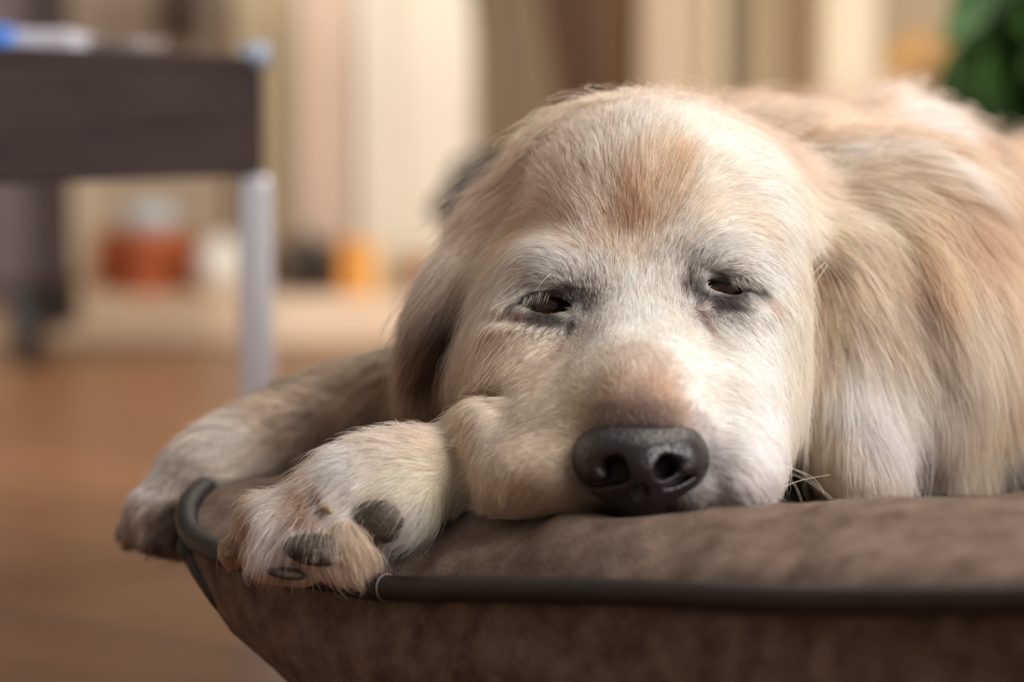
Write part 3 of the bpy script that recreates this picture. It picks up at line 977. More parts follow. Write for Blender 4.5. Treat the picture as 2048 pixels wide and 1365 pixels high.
# flow: px, py, dx, dy (image, y down), length mm, lift
FLOW = [
 # muzzle
 (1280, 835, 0, -1, 3, .25), (1280, 790, 0, -1, 5, .2), (1280, 730, 0, -1, 6, .15), (1275, 670, 0, -1, 7, .15), (1275, 610, 0, -1, 8, .15),
 (1200, 800, -.7, -.6, 5, .2), (1365, 800, .7, -.6, 5, .2), (1190, 730, -.5, -.8, 6, .2), (1370, 720, .6, -.7, 6, .2), (1195, 660, -.2, -1, 7, .2), (1360, 640, .2, -1, 7, .2),
 (1140, 850, -1, 0, 4, .2), (1130, 900, -1, .3, 5, .2), (1150, 980, -.8, .6, 6, .2), (1230, 1005, -.3, 1, 5, .2), (1330, 1005, .3, 1, 5, .2), (1410, 980, .8, .5, 6, .25),
 (1415, 900, 1, .2, 4, .2), (1415, 840, 1, -.1, 4, .2), (1480, 880, .9, .5, 7, .2), (1480, 960, .8, .7, 8, .3), (1540, 970, .8, .6, 8, .4), (1530, 880, .7, .8, 8, .25), (1530, 780, .5, 1, 8, .2),
 (1080, 880, -.9, .4, 8, .2), (1060, 970, -.7, .7, 8, .2), (1100, 1000, -.6, .7, 7, .2), (990, 880, -.5, .8, 8, .2), (1000, 950, -.3, .9, 8, .25), (950, 840, -.6, .6, 9, .2),
 # cheeks
 (1090, 810, -.9, .25, 9, .15), (1060, 740, -.8, .6, 10, .15), (1090, 680, -.6, .8, 9, .15), (1000, 700, -.6, .8, 13, .15), (1010, 800, -.9, .5, 12, .15), (930, 780, -.9, .6, 20, .15),
 (1460, 790, .8, .5, 9, .15), (1480, 720, .8, .6, 9, .15), (1440, 660, .5, .9, 8, .15), (1520, 680, .6, .9, 11, .15), (1590, 700, .1, 1, 24, .12), (1590, 850, .1, 1, 26, .12), (1600, 950, .2, 1, 24, .2), (1585, 580, .25, 1, 20, .12),
 (960, 620, -.3, 1, 26, .12), (960, 540, -.35, 1, 28, .12), (920, 700, -.5, .9, 26, .15), (985, 470, -.5, .8, 26, .12), (1000, 620, -.35, 1, 16, .15),
 # around eyes
 (1180, 600, .1, -1, 3.5, .4), (1155, 600, 0, -1, 3, .3), (1170, 640, .1, .9, 4, .3), (1150, 560, -.4, -.9, 8, .3), (1110, 645, -.5, .9, 3, .3), (1130, 600, -.3, -.9, 2.5, .3), (1050, 640, -.6, .8, 5, .25), (1030, 600, -.5, .9, 9, .2),
 (1100, 560, -.95, .05, 9, .25), (1100, 585, -.9, .2, 4, .2), (1455, 556, .9, .2, 4, .2), (1040, 560, -.9, .5, 13, .2), (1130, 520, -.8, -.5, 11, .2), (1070, 500, -.95, -.1, 13, .2), (1020, 500, -.9, .4, 16, .15),
 (1380, 600, 0, -1, 3.5, .4), (1405, 585, 0, -1, 3, .3), (1390, 640, .2, .9, 5, .3), (1400, 540, .4, -.9, 8, .3), (1440, 612, .4, .9, 4, .3), (1490, 610, .8, .7, 7, .25), (1530, 580, .7, .8, 9, .2),
 (1450, 535, .95, 0, 10, .25), (1510, 545, .85, .5, 11, .2), (1420, 490, .8, -.5, 11, .2), (1490, 480, .95, .1, 12, .15), (1550, 500, .8, .6, 15, .15),
 (1090, 595, -.4, .8, 6, .25), (1060, 600, -.5, .9, 6, .25), (1450, 563, .4, .8, 5, .25), (1480, 568, .5, .8, 6, .25),
 # forehead
 (1262, 540, 0, -1, 10, .15), (1262, 450, 0, -1, 13, .15), (1270, 350, 0, -1, 16, .15), (1280, 250, .05, -1, 20, .35), (1215, 540, -.1, -1, 10, .15), (1310, 530, .12, -1, 10, .15),
 (1200, 460, -.35, -.95, 12, .15), (1150, 440, -.75, -.65, 13, .15), (1180, 360, -.45, -.9, 16, .15), (1090, 420, -.9, -.25, 15, .15), (1100, 340, -.75, -.6, 17, .15), (1160, 270, -.5, -.85, 18, .2),
 (1030, 420, -.85, .3, 19, .2), (1010, 380, -.85, .1, 24, .35), (1040, 320, -.8, -.3, 24, .35), (960, 470, -.7, .7, 32, .35),
 (1330, 460, .35, -.95, 12, .15), (1390, 430, .75, -.6, 13, .15), (1350, 360, .4, -.9, 16, .15), (1460, 400, .95, -.15, 15, .15), (1430, 320, .7, -.6, 17, .15), (1370, 260, .4, -.85, 18, .2),
 (1530, 420, .85, .4, 18, .15), (1540, 340, .85, .2, 22, .15), (1480, 280, .8, -.2, 22, .2), (1600, 440, .6, .8, 22, .2), (1590, 500, .4, .95, 20, .15),
 # right ear
 (1650, 500, .5, .5, 18, .5), (1640, 560, .1, 1, 20, .3), (1690, 560, .5, .8, 28, .25), (1650, 680, 0, 1, 26, .15), (1720, 680, .15, 1, 34, .2), (1800, 700, .5, 1, 36, .25), (1655, 820, .05, 1, 20, .12), (1720, 830, .2, 1, 34, .25),
 (1665, 910, .5, 1, 14, .1), (1720, 970, .6, .8, 16, .2), (1800, 800, .6, .9, 38, .25), (1760, 600, .5, .9, 34, .2),
 # left ear
 (930, 500, -.65, .8, 32, .3), (900, 560, -.5, .9, 32, .3), (880, 650, -.3, 1, 28, .3), (930, 640, -.2, 1, 20, .1), (840, 700, -.35, 1, 26, .2), (850, 800, .1, 1, 22, .2), (810, 800, -.2, 1, 24, .2), (960, 420, -.85, .4, 32, .3),
 # ruff and trunk
 (1090, 260, -.8, -.5, 34, .42), (1010, 310, -.8, -.3, 36, .5), (990, 340, -.9, .1, 36, .5), (1200, 200, -.6, -.6, 34, .4), (1140, 225, -.7, -.5, 30, .5), (1350, 195, .1, -.6, 34, .38), (1500, 200, .6, -.2, 36, .38), (1600, 260, .8, .2, 40, .3), (1650, 340, .8, .6, 42, .3), (1700, 430, .6, .9, 42, .25),
 (1700, 230, .6, 0, 42, .5), (1800, 225, .1, -1, 34, .8), (1850, 260, .5, .2, 40, .35), (1800, 330, .5, .8, 50, .4), (1900, 350, .6, .8, 50, .35), (1980, 300, .7, .5, 42, .2), (2030, 400, .6, .9, 42, .2),
 (1800, 450, .3, 1, 52, .35), (1900, 550, .3, 1, 52, .35), (2020, 600, .3, 1, 52, .35), (1880, 700, .4, 1, 50, .3), (1990, 800, .4, 1, 28, .2), (1850, 850, .3, 1, 26, .3), (1900, 930, -.2, .9, 22, .25), (2000, 880, .3, 1, 16, .2), (2000, 940, .3, 1, 22, .3), (1800, 960, .1, 1, 24, .25), (1600, 985, -.3, .6, 18, .4),
 # far leg
 (800, 780, -.9, .4, 16, .15), (650, 830, -.9, .5, 14, .15), (500, 900, -.85, .6, 13, .15), (400, 960, -.7, .75, 12, .15), (320, 1000, -.6, .8, 11, .2), (280, 1060, -.4, .9, 9, .2), (350, 1070, -.2, 1, 9, .2),
 # near leg
 (940, 900, -.95, -.1, 10, .2), (860, 900, -.95, -.1, 11, .2), (790, 885, -.95, .15, 11, .25), (720, 915, -.85, .5, 12, .25), (650, 945, -.8, .6, 13, .25), (570, 980, -.75, .65, 13, .3), (500, 1000, -.7, .0, 17, .9), (475, 1050, -.8, .1, 18, .9), (530, 985, -.7, -.1, 15, .8),
 (940, 960, -.6, .8, 13, .25), (880, 1000, -.7, .8, 15, .3), (840, 1030, -.8, .6, 14, .3), (800, 960, -.8, .45, 11, .2), (700, 990, -.8, .6, 12, .2), (620, 1010, -.75, .7, 14, .3), (570, 1050, -.6, .85, 16, .3), (540, 1090, -.4, 1, 14, .3), (600, 1060, -.1, 1, 13, .3), (640, 1045, .1, 1, 13, .3),
 (500, 1090, -.2, 1, 8, .3), (720, 1040, .5, .7, 12, .4), (735, 1090, .6, .7, 14, .55), (700, 1130, .4, 1, 12, .5), (620, 1150, .2, 1, 7, .4), (560, 1110, -.1, 1, 7, .3), (560, 1150, -.2, 1, 7, .3), (800, 1045, -.7, .7, 12, .25), (470, 1110, -.3, 1, 7, .3),
]
WH, CR, LC, TN, GD = (252, 243, 233), (246, 230, 208), (236, 212, 184), (224, 184, 144), (212, 160, 108)
BR, RB, DK, BK, GY, PK = (168, 120, 84), (190, 128, 98), (112, 96, 90), (52, 44, 42), (176, 166, 160), (236, 202, 184)
# colour: px, py, colour
COL = [
 (1280, 640, WH), (1275, 580, WH), (1330, 680, (246, 236, 225)), (1400, 740, (240, 230, 220)), (1400, 690, (240, 228, 216)), (1380, 800, WH), (1200, 680, (244, 232, 220)), (1280, 745, (222, 196, 178)), (1240, 780, (196, 160, 136)), (1320, 785, (206, 160, 128)), (1283, 825, (140, 104, 92)), (1230, 830, (150, 122, 104)), (1345, 825, (190, 150, 124)),
 (1180, 760, (232, 212, 192)), (1150, 830, (222, 200, 176)), (1190, 840, (170, 146, 124)), (1392, 845, (170, 154, 148)), (1425, 830, WH), (1450, 900, (246, 236, 232)), (1480, 980, (240, 228, 226)), (1435, 960, (226, 214, 212)), (1400, 990, (160, 146, 144)), (1425, 900, (226, 216, 214)),
 (1140, 900, (214, 190, 162)), (1120, 960, (206, 184, 158)), (1180, 990, (140, 120, 102)), (1240, 1020, BK), (1330, 1020, BK), (1060, 900, (228, 206, 180)), (990, 880, (236, 216, 198)), (990, 960, (230, 208, 184)), (1080, 1000, (212, 188, 160)),
 (1100, 800, (230, 210, 184)), (1050, 740, (232, 208, 180)), (1110, 720, (228, 204, 180)), (1000, 780, (220, 194, 164)), (1000, 680, (232, 206, 180)), (940, 760, (214, 184, 152)), (960, 650, (228, 200, 172)), (960, 560, (232, 206, 184)),
 (1480, 700, WH), (1500, 640, WH), (1520, 800, (250, 242, 236)), (1500, 900, (250, 242, 240)), (1590, 700, CR), (1590, 850, (238, 224, 204)), (1590, 580, CR), (1600, 950, (226, 204, 180)),
 (1110, 530, (244, 238, 234)), (1150, 560, (246, 240, 234)), (1070, 500, (244, 232, 222)), (1030, 540, (236, 222, 210)), (1060, 460, (226, 196, 166)), (1040, 410, (228, 200, 172)), (1180, 590, (206, 196, 188)), (1190, 560, (238, 230, 222)), (1000, 460, (230, 204, 180)),
 (1430, 500, (238, 232, 226)), (1390, 530, (226, 220, 214)), (1480, 510, WH), (1520, 540, WH), (1375, 580, (214, 204, 198)), (1340, 560, (240, 232, 222)), (1450, 470, (246, 234, 222)),
 (1262, 520, (236, 216, 196)), (1262, 470, (220, 178, 142)), (1262, 420, (212, 164, 126)), (1262, 370, (236, 204, 176)), (1222, 450, (244, 216, 190)), (1200, 420, (248, 226, 206)), (1304, 440, (240, 210, 180)), (1210, 380, (242, 220, 202)), (1160, 430, (244, 220, 198)), (1180, 480, (240, 220, 206)), (1130, 400, (236, 206, 180)), (1230, 320, (244, 226, 212)), (1270, 280, (238, 222, 208)), (1150, 300, (240, 216, 196)), (1180, 225, (232, 200, 170)), (1080, 350, (232, 202, 172)), (1020, 350, (222, 190, 160)),
 (1330, 380, (234, 204, 174)), (1340, 340, (228, 196, 164)), (1400, 370, (246, 230, 212)), (1370, 290, (248, 236, 222)), (1450, 310, (250, 240, 226)), (1500, 380, (250, 240, 228)), (1540, 440, (250, 240, 226)), (1400, 440, (242, 220, 196)), (1480, 440, (240, 214, 192)), (1350, 490, (240, 226, 212)), (1590, 420, (246, 230, 210)), (1600, 470, (204, 178, 146)), (1620, 520, (150, 114, 80)), (1590, 520, (236, 220, 198)),
 # right ear
 (1650, 480, (236, 208, 176)), (1660, 540, (238, 208, 174)), (1645, 600, (226, 196, 162)), (1640, 660, (230, 202, 168)), (1690, 640, (240, 222, 206)), (1720, 700, (240, 230, 226)), (1680, 760, (244, 234, 226)), (1650, 800, (238, 212, 180)), (1640, 900, (236, 208, 176)), (1660, 860, (238, 206, 178)), (1720, 800, (214, 206, 206)), (1760, 840, (196, 184, 182)), (1700, 930, (240, 214, 188)), (1730, 980, (246, 224, 196)), (1800, 700, (240, 224, 208)), (1830, 780, (236, 226, 222)), (1760, 600, (238, 208, 178)),
 # left ear: dark browns are part fur colour, part painted shade
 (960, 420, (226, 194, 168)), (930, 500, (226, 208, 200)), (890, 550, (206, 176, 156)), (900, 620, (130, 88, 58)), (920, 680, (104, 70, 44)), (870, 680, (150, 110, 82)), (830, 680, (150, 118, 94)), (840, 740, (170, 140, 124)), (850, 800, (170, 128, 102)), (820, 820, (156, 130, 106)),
 # ruff / trunk
 (1090, 260, (226, 188, 152)), (990, 340, (222, 196, 180)), (1200, 200, (232, 198, 168)), (1350, 190, (236, 206, 186)), (1450, 200, (224, 178, 146)), (1550, 230, (218, 170, 136)), (1530, 205, (230, 196, 172)), (1620, 300, (226, 186, 150)), (1640, 260, (226, 188, 156)), (1600, 360, (240, 218, 192)), (1650, 330, (244, 230, 220)), (1700, 240, (234, 198, 174)), (1720, 300, (218, 166, 122)), (1700, 380, (232, 204, 174)), (1690, 440, (240, 216, 188)), (1750, 400, (222, 186, 150)),
 (1800, 215, (250, 240, 238)), (1790, 270, (244, 228, 220)), (1760, 310, (224, 178, 134)), (1840, 330, (224, 184, 152)), (1900, 300, (210, 158, 118)), (1950, 270, (222, 172, 122)), (1930, 380, (198, 142, 96)), (2000, 340, (220, 170, 124)), (2035, 260, (204, 160, 132)), (1800, 440, (228, 182, 138)), (1870, 420, (200, 150, 110)), (1850, 500, (240, 216, 186)), (1800, 560, (240, 218, 194)), (1950, 480, (224, 182, 146)), (2020, 500, (220, 172, 134)), (1780, 500, (214, 164, 128)), (1900, 600, (240, 216, 192)), (2000, 600, (228, 186, 152)), (1850, 650, (240, 216, 196)), (1950, 700, (242, 214, 184)), (2040, 700, (236, 206, 180)), (1900, 780, (244, 222, 198)), (2000, 800, (236, 206, 168)), (1850, 850, (220, 200, 184)),
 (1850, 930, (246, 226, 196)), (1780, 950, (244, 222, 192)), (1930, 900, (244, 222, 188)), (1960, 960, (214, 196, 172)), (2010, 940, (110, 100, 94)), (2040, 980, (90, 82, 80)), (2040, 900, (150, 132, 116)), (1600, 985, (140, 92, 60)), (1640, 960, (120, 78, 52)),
 # far leg
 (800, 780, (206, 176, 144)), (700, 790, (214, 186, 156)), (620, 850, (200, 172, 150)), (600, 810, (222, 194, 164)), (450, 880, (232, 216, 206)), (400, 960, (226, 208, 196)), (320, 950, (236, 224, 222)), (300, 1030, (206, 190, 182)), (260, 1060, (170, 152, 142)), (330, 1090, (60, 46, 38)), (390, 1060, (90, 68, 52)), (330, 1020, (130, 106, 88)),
 # near leg
 (940, 900, (240, 216, 188)), (860, 890, (236, 208, 182)), (800, 890, (232, 212, 196)), (700, 925, (240, 234, 232)), (900, 960, (244, 228, 196)), (840, 960, (244, 230, 204)), (780, 980, (246, 232, 206)), (900, 1010, (232, 216, 194)), (840, 1030, (246, 240, 234)), (720, 970, (244, 232, 224)), (680, 990, (246, 238, 234)), (630, 960, (232, 206, 188)), (632, 990, (176, 130, 104)), (640, 1010, (150, 112, 90)), (580, 990, (250, 242, 236)), (560, 1050, (250, 240, 236)), (530, 1080, (240, 228, 224)), (500, 1020, (200, 176, 152)), (480, 1040, (190, 166, 144)), (510, 980, (230, 212, 194)), (480, 1080, (160, 120, 96)), (600, 1050, (244, 234, 228)), (640, 1060, (226, 206, 184)), (680, 1040, (206, 180, 150)), (710, 1060, (220, 190, 160)), (735, 1105, (212, 184, 158)), (700, 1135, (224, 200, 184)), (620, 1150, (206, 176, 158)), (550, 1120, (170, 136, 118)), (540, 1150, (120, 84, 62)), (500, 1110, (170, 130, 100)), (800, 1050, (226, 214, 206)), (560, 1090, (206, 190, 190)),
]
# tints painted over as spots of fur, some with shade put in: px, py, rx px, ry px, roll, colour, strength
SPOT = [
 (1096, 611, 62, 27, 4, (14, 9, 8), 1.0), (1100, 638, 50, 15, 6, (30, 23, 20), .95), (1160, 613, 26, 11, 8, (40, 34, 32), .75), (1046, 628, 12, 10, -30, (120, 66, 50), .7), (1140, 690, 6, 34, 16, (150, 104, 88), .7), (1148, 650, 8, 20, 10, (40, 26, 22), .85), (1132, 592, 46, 8, 12, (18, 12, 10), .95), (1185, 604, 12, 8, 0, (60, 52, 50), .6),
 (1450, 577, 54, 21, 12, (14, 10, 11), 1.0), (1444, 603, 46, 15, 6, (44, 40, 50), .92), (1398, 592, 14, 26, 0, (50, 42, 44), .75), (1504, 574, 14, 12, 20, (30, 22, 20), .9), (1403, 640, 8, 32, -24, (160, 100, 92), .5), (1532, 598, 12, 22, -20, (216, 170, 152), .6), (1374, 578, 14, 24, 0, (120, 110, 108), .5),
 (1425, 545, 26, 6, -30, (120, 106, 98), .6), (1474, 551, 46, 4, 12, (30, 22, 22), .9), (1085, 584, 50, 4, -4, (34, 26, 22), .85),
 (1627, 560, 9, 70, -2, (150, 106, 70), .75), (2030, 935, 60, 80, 20, (84, 76, 72), .9), (1044, 606, 9, 12, 30, (24, 16, 13), .9), (1424, 560, 22, 9, -18, (20, 14, 14), .9), (900, 650, 44, 110, 12, (60, 34, 18), .85), (632, 990, 16, 34, 0, (170, 124, 96), .8), (500, 1030, 16, 44, 30, (190, 150, 130), .5),  # right ear groove and left ear hollow: brown fur plus painted shade
 (1108, 735, 7, 62, 22, (196, 158, 134), .55), (1264, 440, 20, 62, 0, (190, 140, 102), .38), (1055, 445, 34, 22, -20, (212, 170, 132), .6), (1345, 365, 26, 40, 20, (214, 172, 132), .5),
 (1280, 928, 115, 88, 0, (50, 42, 42), .92), (1412, 890, 9, 44, 0, (150, 140, 142), .4), (1275, 1010, 90, 24, 0, (44, 36, 36), .95), (1270, 832, 80, 18, 0, (120, 92, 80), .7),
]
fp = np.array([snap(q[0], q[1]) for q in FLOW])
fd = np.array([(q[2] * RIGHT - q[3] * UP) for q in FLOW])
fd /= np.linalg.norm(fd, axis=1)[:, None]
fl = np.array([q[4] for q in FLOW]) / 1000
ff = np.array([q[5] for q in FLOW])
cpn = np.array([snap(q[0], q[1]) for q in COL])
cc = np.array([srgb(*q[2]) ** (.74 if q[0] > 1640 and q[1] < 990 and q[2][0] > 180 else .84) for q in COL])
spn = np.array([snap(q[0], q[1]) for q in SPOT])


def idw(p, c, vals, eps, pw):
    out = np.empty((len(p), vals.shape[1]))
    for i in range(0, len(p), 20000):
        q = p[i:i + 20000]
        d2 = (q * q).sum(1)[:, None] + (c * c).sum(1)[None] - 2 * q @ c.T
        w = 1 / (np.maximum(d2, 0) + eps * eps) ** pw
        out[i:i + 20000] = (w @ vals) / w.sum(1)[:, None]
    return out


def proj(p):
    """pixel coordinates (used only to size the markings on the coat)"""
    q = p - CAM
    z = q @ FWD
    return np.column_stack([W_ / 2 + (q @ RIGHT) / z * FPX, H_ / 2 - (q @ UP) / z * FPX, z])


def coat(p):
    col = idw(p, cpn, cc, .006, 2.0)
    for q, c0 in zip(SPOT, spn):
        s = 1.03 / FPX
        v = p - c0
        a = math.radians(q[4])
        x = v @ RIGHT / s; y = -(v @ UP) / s
        xr = x * math.cos(a) + y * math.sin(a); yr = -x * math.sin(a) + y * math.cos(a)
        r2 = (xr / q[2]) ** 2 + (yr / q[3]) ** 2 + ((v @ FWD) / .03) ** 2
        m = (np.exp(-(r2 ** 2.5) * .8) * q[6])[:, None]
        col = col * (1 - m) + srgb(*q[5]) * m
    return np.clip(col, 0, 1)


# skin mesh
m_skin = mat('skin', rough=0.8)
at_ = nd(m_skin, 'ShaderNodeAttribute'); at_.attribute_name = 'coat'
lk(m_skin, at_.outputs['Color'], m_skin.node_tree.nodes['Principled BSDF'].inputs['Base Color'])
m_skin.node_tree.nodes['Principled BSDF'].inputs['Specular IOR Level'].default_value = 0.2
body = mesh_obj('body', DV, DF, m_skin, dog, True)
ca = body.data.attributes.new('coat', 'FLOAT_COLOR', 'POINT')
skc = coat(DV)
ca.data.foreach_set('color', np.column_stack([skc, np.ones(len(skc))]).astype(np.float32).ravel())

# ================================================================== FUR
def tri_sample(n, dens):
    a, b, c, d = [DV[DF[:, i]] for i in range(4)]
    n1 = np.cross(b - a, c - a); n2 = np.cross(c - a, d - a)
    ar = .5 * (np.linalg.norm(n1, axis=1) + np.linalg.norm(n2, axis=1))
    w = ar * dens((a + b + c + d) / 4)
    if n is None: n = int(w.sum())
    cs = np.cumsum(w); cs /= cs[-1]
    f = np.searchsorted(cs, rng.random(n))
    u, v = rng.random(n)[:, None], rng.random(n)[:, None]
    return (a[f] * (1 - u) + b[f] * u) * (1 - v) + (d[f] * (1 - u) + c[f] * u) * v


NOSE_C = P(1283, 925, .975)
_, gvis = G.sample(DV[:10])


def density(c):
    _, g = G.sample(c)
    g /= np.linalg.norm(g, axis=1)[:, None] + 1e-9
    vd = c - CAM
    dist = np.linalg.norm(vd, axis=1)
    fac = -(g * vd / dist[:, None]).sum(1)
    near = np.clip((1.17 - c[:, 1]) / .06, 0, 1)
    base = 85e4 + near * 900e4           # per m2
    base = np.where(c[:, 1] > 1.6, 45e4, base)
    wv = np.where(fac > -.15, 1, np.where(fac > -.5, .35, .04))
    return base * wv


ctr = DV[DF].mean(1)
roots = tri_sample(None, density)
print('roots', len(roots))
# masks: eye openings, pads, nose
pr = proj(roots)
keep = np.ones(len(roots), bool)
for e_ in EYE:
    a = math.radians(e_['roll'])
    x = pr[:, 0] - e_['o'][0]; y = pr[:, 1] - e_['o'][1]
    xr = x * math.cos(a) + y * math.sin(a); yr = -x * math.sin(a) + y * math.cos(a)
    keep &= ~(((xr / (e_['w'] * 1.0)) ** 2 + (yr / (e_['h'] * 1.12)) ** 2 < 1) & (pr[:, 2] < 1.09))
keep &= ~((((pr[:, 0] - 1281) / 104) ** 2 + ((pr[:, 1] - 930) / 70) ** 2 < 1) & (pr[:, 2] < 1.02))
PADS = [(752, 1044, 1.006, 56, 44, 5, 18), (634, 1098, 1.0015, 68, 35, 6, 4), (574, 1144, 1.009, 46, 15, 5, 8)]
for q in PADS:
    a = math.radians(q[6])
    x = pr[:, 0] - q[0]; y = pr[:, 1] - q[1]
    xr = x * math.cos(a) + y * math.sin(a); yr = -x * math.sin(a) + y * math.cos(a)
    keep &= ~(((xr / q[3] / .9) ** 2 + (yr / q[4] / .86) ** 2 < 1) & (pr[:, 2] < 1.06))
roots = roots[keep]
N = len(roots)
_, nrm = G.sample(roots)
nrm /= np.linalg.norm(nrm, axis=1)[:, None] + 1e-9

fv = idw(roots, fp, np.column_stack([fd, fl, ff]), .006, 2.2)
fdir, flen, flift = fv[:, :3], fv[:, 3], fv[:, 4]
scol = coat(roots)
# locks: low-frequency swirls
farness = np.clip((roots[:, 1] - 1.10) / .10, 0, 1)
sw = vnoise(roots, 160, 21)[:, None] * .35 + vnoise(roots, 420, 22)[:, None] * .25
side = np.cross(nrm, fdir)
fdir = fdir + side * sw * (.35 + .8 * farness[:, None])
fdir += rng.normal(size=(N, 3)) * .09
flen = flen * (0.75 + .5 * rng.random(N)) * np.where(rng.random(N) < .03, 1.35, 1)

# stray hairs standing off the coat
on_paw = (roots[:, 0] < -.03) & (roots[:, 1] < 1.06)
stray = (rng.random(N) < np.where(on_paw, .04, .022)) & (flen > .0095)
flen = np.where(stray, flen * 1.3, flen)
flift = np.where(stray, flift + np.where(on_paw, .22, .13), flift)
# clumps
nbig = N // 700
big_idx = rng.choice(N, nbig, replace=False)
kb = KDTree(nbig)
for i, q in enumerate(roots[big_idx]): kb.insert(q, i)
kb.balance()
near_big = np.fromiter((kb.find(q)[1] for q in roots), np.int64, N)
ncl = max(10, N // 28)
cl_idx = rng.choice(N, ncl, replace=False)
kd = KDTree(ncl)
for i, q in enumerate(roots[cl_idx]): kd.insert(q, i)
kd.balance()
near_cl = np.fromiter((kd.find(q)[1] for q in roots), np.int64, N)

NP_ = 7


def grow(p0, n0, d0, L, lift, steps=NP_ - 1):
    pts = [p0.copy()]
    p = p0.copy()
    n = n0
    st = (L / steps)[:, None]
    hoff = np.zeros(len(p))
    d = d0
    for i in range(steps):
        t = d - (d * n).sum(1)[:, None] * n
        t /= np.linalg.norm(t, axis=1)[:, None] + 1e-9
        lf = (lift * (1.25 - 1.0 * (i / steps)))[:, None]
        v = t + n * lf
        v /= np.linalg.norm(v, axis=1)[:, None]
        p = p + v * st
        val, g = G.sample(p)
        gl = np.linalg.norm(g, axis=1)[:, None] + 1e-6
        ok = gl[:, 0] > .3
        n = np.where(ok[:, None], g / gl, n)
        mind = .0004 + .25 * lift * L * ((i + 1) / steps)
        push = np.maximum(mind - val, 0) * ok
        push = np.minimum(push, st[:, 0] * .8)
        p = p + n * push[:, None]
        gd = 0.2 * st * np.array([[0, 0, -1.0]]) * (lift > .3)[:, None]
        p = p + gd * (i / steps)
        pts.append(p)
    return np.stack(pts, 1)


lift_j = flift * (.6 + .8 * rng.random(N))
K = grow(roots, nrm, fdir, flen, lift_j)
# attract to the clump strand towards the tips
ci = cl_idx[near_cl]
off = K[ci] - K[ci][:, :1] + roots[ci][:, None]
tt = np.linspace(0, 1, NP_)[None, :, None]
cs_ = (.42 + .22 * farness)[:, None, None]
cs_ = np.where(stray[:, None, None], .08, cs_)
K = K * (1 - cs_ * tt ** 1.5) + K[ci] * (cs_ * tt ** 1.5)
bi = big_idx[near_big]
bs = ((.04 + .52 * farness) * np.clip(flen / .035, 0, 1) ** 1.5 * np.where(stray, .3, 1))[:, None, None]
K = K * (1 - bs * tt ** 1.3) + K[bi] * (bs * tt ** 1.3)
K[:, 1:] += rng.normal(size=(N, NP_ - 1, 3)) * (flen * .012)[:, None, None]

rad_root = np.where(farness > .5, .00016, .000075) * (0.8 + .4 * rng.random(N))
rad_root = .000062 + .00012 * farness + .00002 * rng.random(N)
prof_r = np.array([.75, 1, 1, .92, .75, .5, .12])
RAD = rad_root[:, None] * prof_r[None]
jit = np.exp(rng.normal(size=N) * .13 + farness * (rng.normal(size=nbig) * .10)[near_big])
cjit = np.exp(vnoise(roots, 300, 31) * .12 + rng.normal(size=ncl)[near_cl] * .09)
warm = rng.normal(size=N) * .04
C_ = scol * (jit * cjit)[:, None] * np.column_stack([1 + warm * .3, np.ones(N), 1 - warm])
# some reddish-brown single hairs on the forehead and some dark ones round the eyes
pr = proj(roots)
fz = np.exp(-(((pr[:, 0] - 1250) / 150) ** 2 + ((pr[:, 1] - 470) / 110) ** 2)) * (pr[:, 2] < 1.14)
red = rng.random(N) < fz * .08
C_[red] = srgb(176, 104, 72)
for ex, ey, rx_, ry_, pp_ in ((1172, 598, 22, 18, .45), (1380, 574, 16, 28, .45), (1440, 540, 70, 18, .16), (1100, 572, 70, 20, .18), (1440, 622, 60, 22, .3), (1100, 652, 60, 20, .3), (1180, 560, 60, 50, .08), (1390, 530, 50, 50, .10)):
    f_ = np.exp(-(((pr[:, 0] - ex) / rx_) ** 2 + ((pr[:, 1] - ey) / ry_) ** 2)) * (pr[:, 2] < 1.12)
    dk = rng.random(N) < f_ * pp_
    C_[dk] = srgb(60, 46, 42)
C_ = np.clip(C_, .01, .97)


def curves_obj(name, pts, rad, col, m, parent):
    n, k = pts.shape[:2]
    hc = bpy.data.hair_curves.new(name)
    hc.add_curves([k] * n)
    hc.attributes['position'].data.foreach_set('vector', pts.astype(np.float32).ravel())
    if 'radius' not in hc.attributes: hc.attributes.new('radius', 'FLOAT', 'POINT')
    hc.attributes['radius'].data.foreach_set('value', rad.astype(np.float32).ravel())
    a = hc.attributes.new('coat', 'FLOAT_COLOR', 'CURVE')
    a.data.foreach_set('color', np.column_stack([col, np.ones(n)]).astype(np.float32).ravel())
    hc.materials.append(m)
    ob = bpy.data.objects.new(name, hc)
    SC.collection.objects.link(ob)
    ob.parent = parent
    ob.matrix_parent_inverse = Matrix.Translation(-Vector(parent.location))
    return ob


def fur_mat(name):
    m = bpy.data.materials.new(name)
    m.use_nodes = True
    nt = m.node_tree
    nt.nodes.clear()
    out = nd(m, 'ShaderNodeOutputMaterial')
    a = nd(m, 'ShaderNodeAttribute'); a.attribute_name = 'coat'
    h = nd(m, 'ShaderNodeBsdfHairPrincipled')
    h.model = 'CHIANG'
    h.parametrization = 'COLOR'
    h.inputs['Roughness'].default_value = 0.42
    h.inputs['Radial Roughness'].default_value = 0.6
    h.inputs['Coat'].default_value = 0.0
    h.inputs['IOR'].default_value = 1.45
    d = nd(m, 'ShaderNodeBsdfDiffuse')
    mxs = nd(m, 'ShaderNodeMixShader')
    mxs.inputs[0].default_value = 0.45
    lk(m, a.outputs['Color'], h.inputs['Color'])
    lk(m, a.outputs['Color'], d.inputs['Color'])
    lk(m, h.outputs[0], mxs.inputs[1])
    lk(m, d.outputs[0], mxs.inputs[2])
    lk(m, mxs.outputs[0], out.inputs['Surface'])
    return m


m_fur = fur_mat('fur')
fur = curves_obj('fur', K, RAD, C_, m_fur, dog)
fur['kind'] = 'stuff'

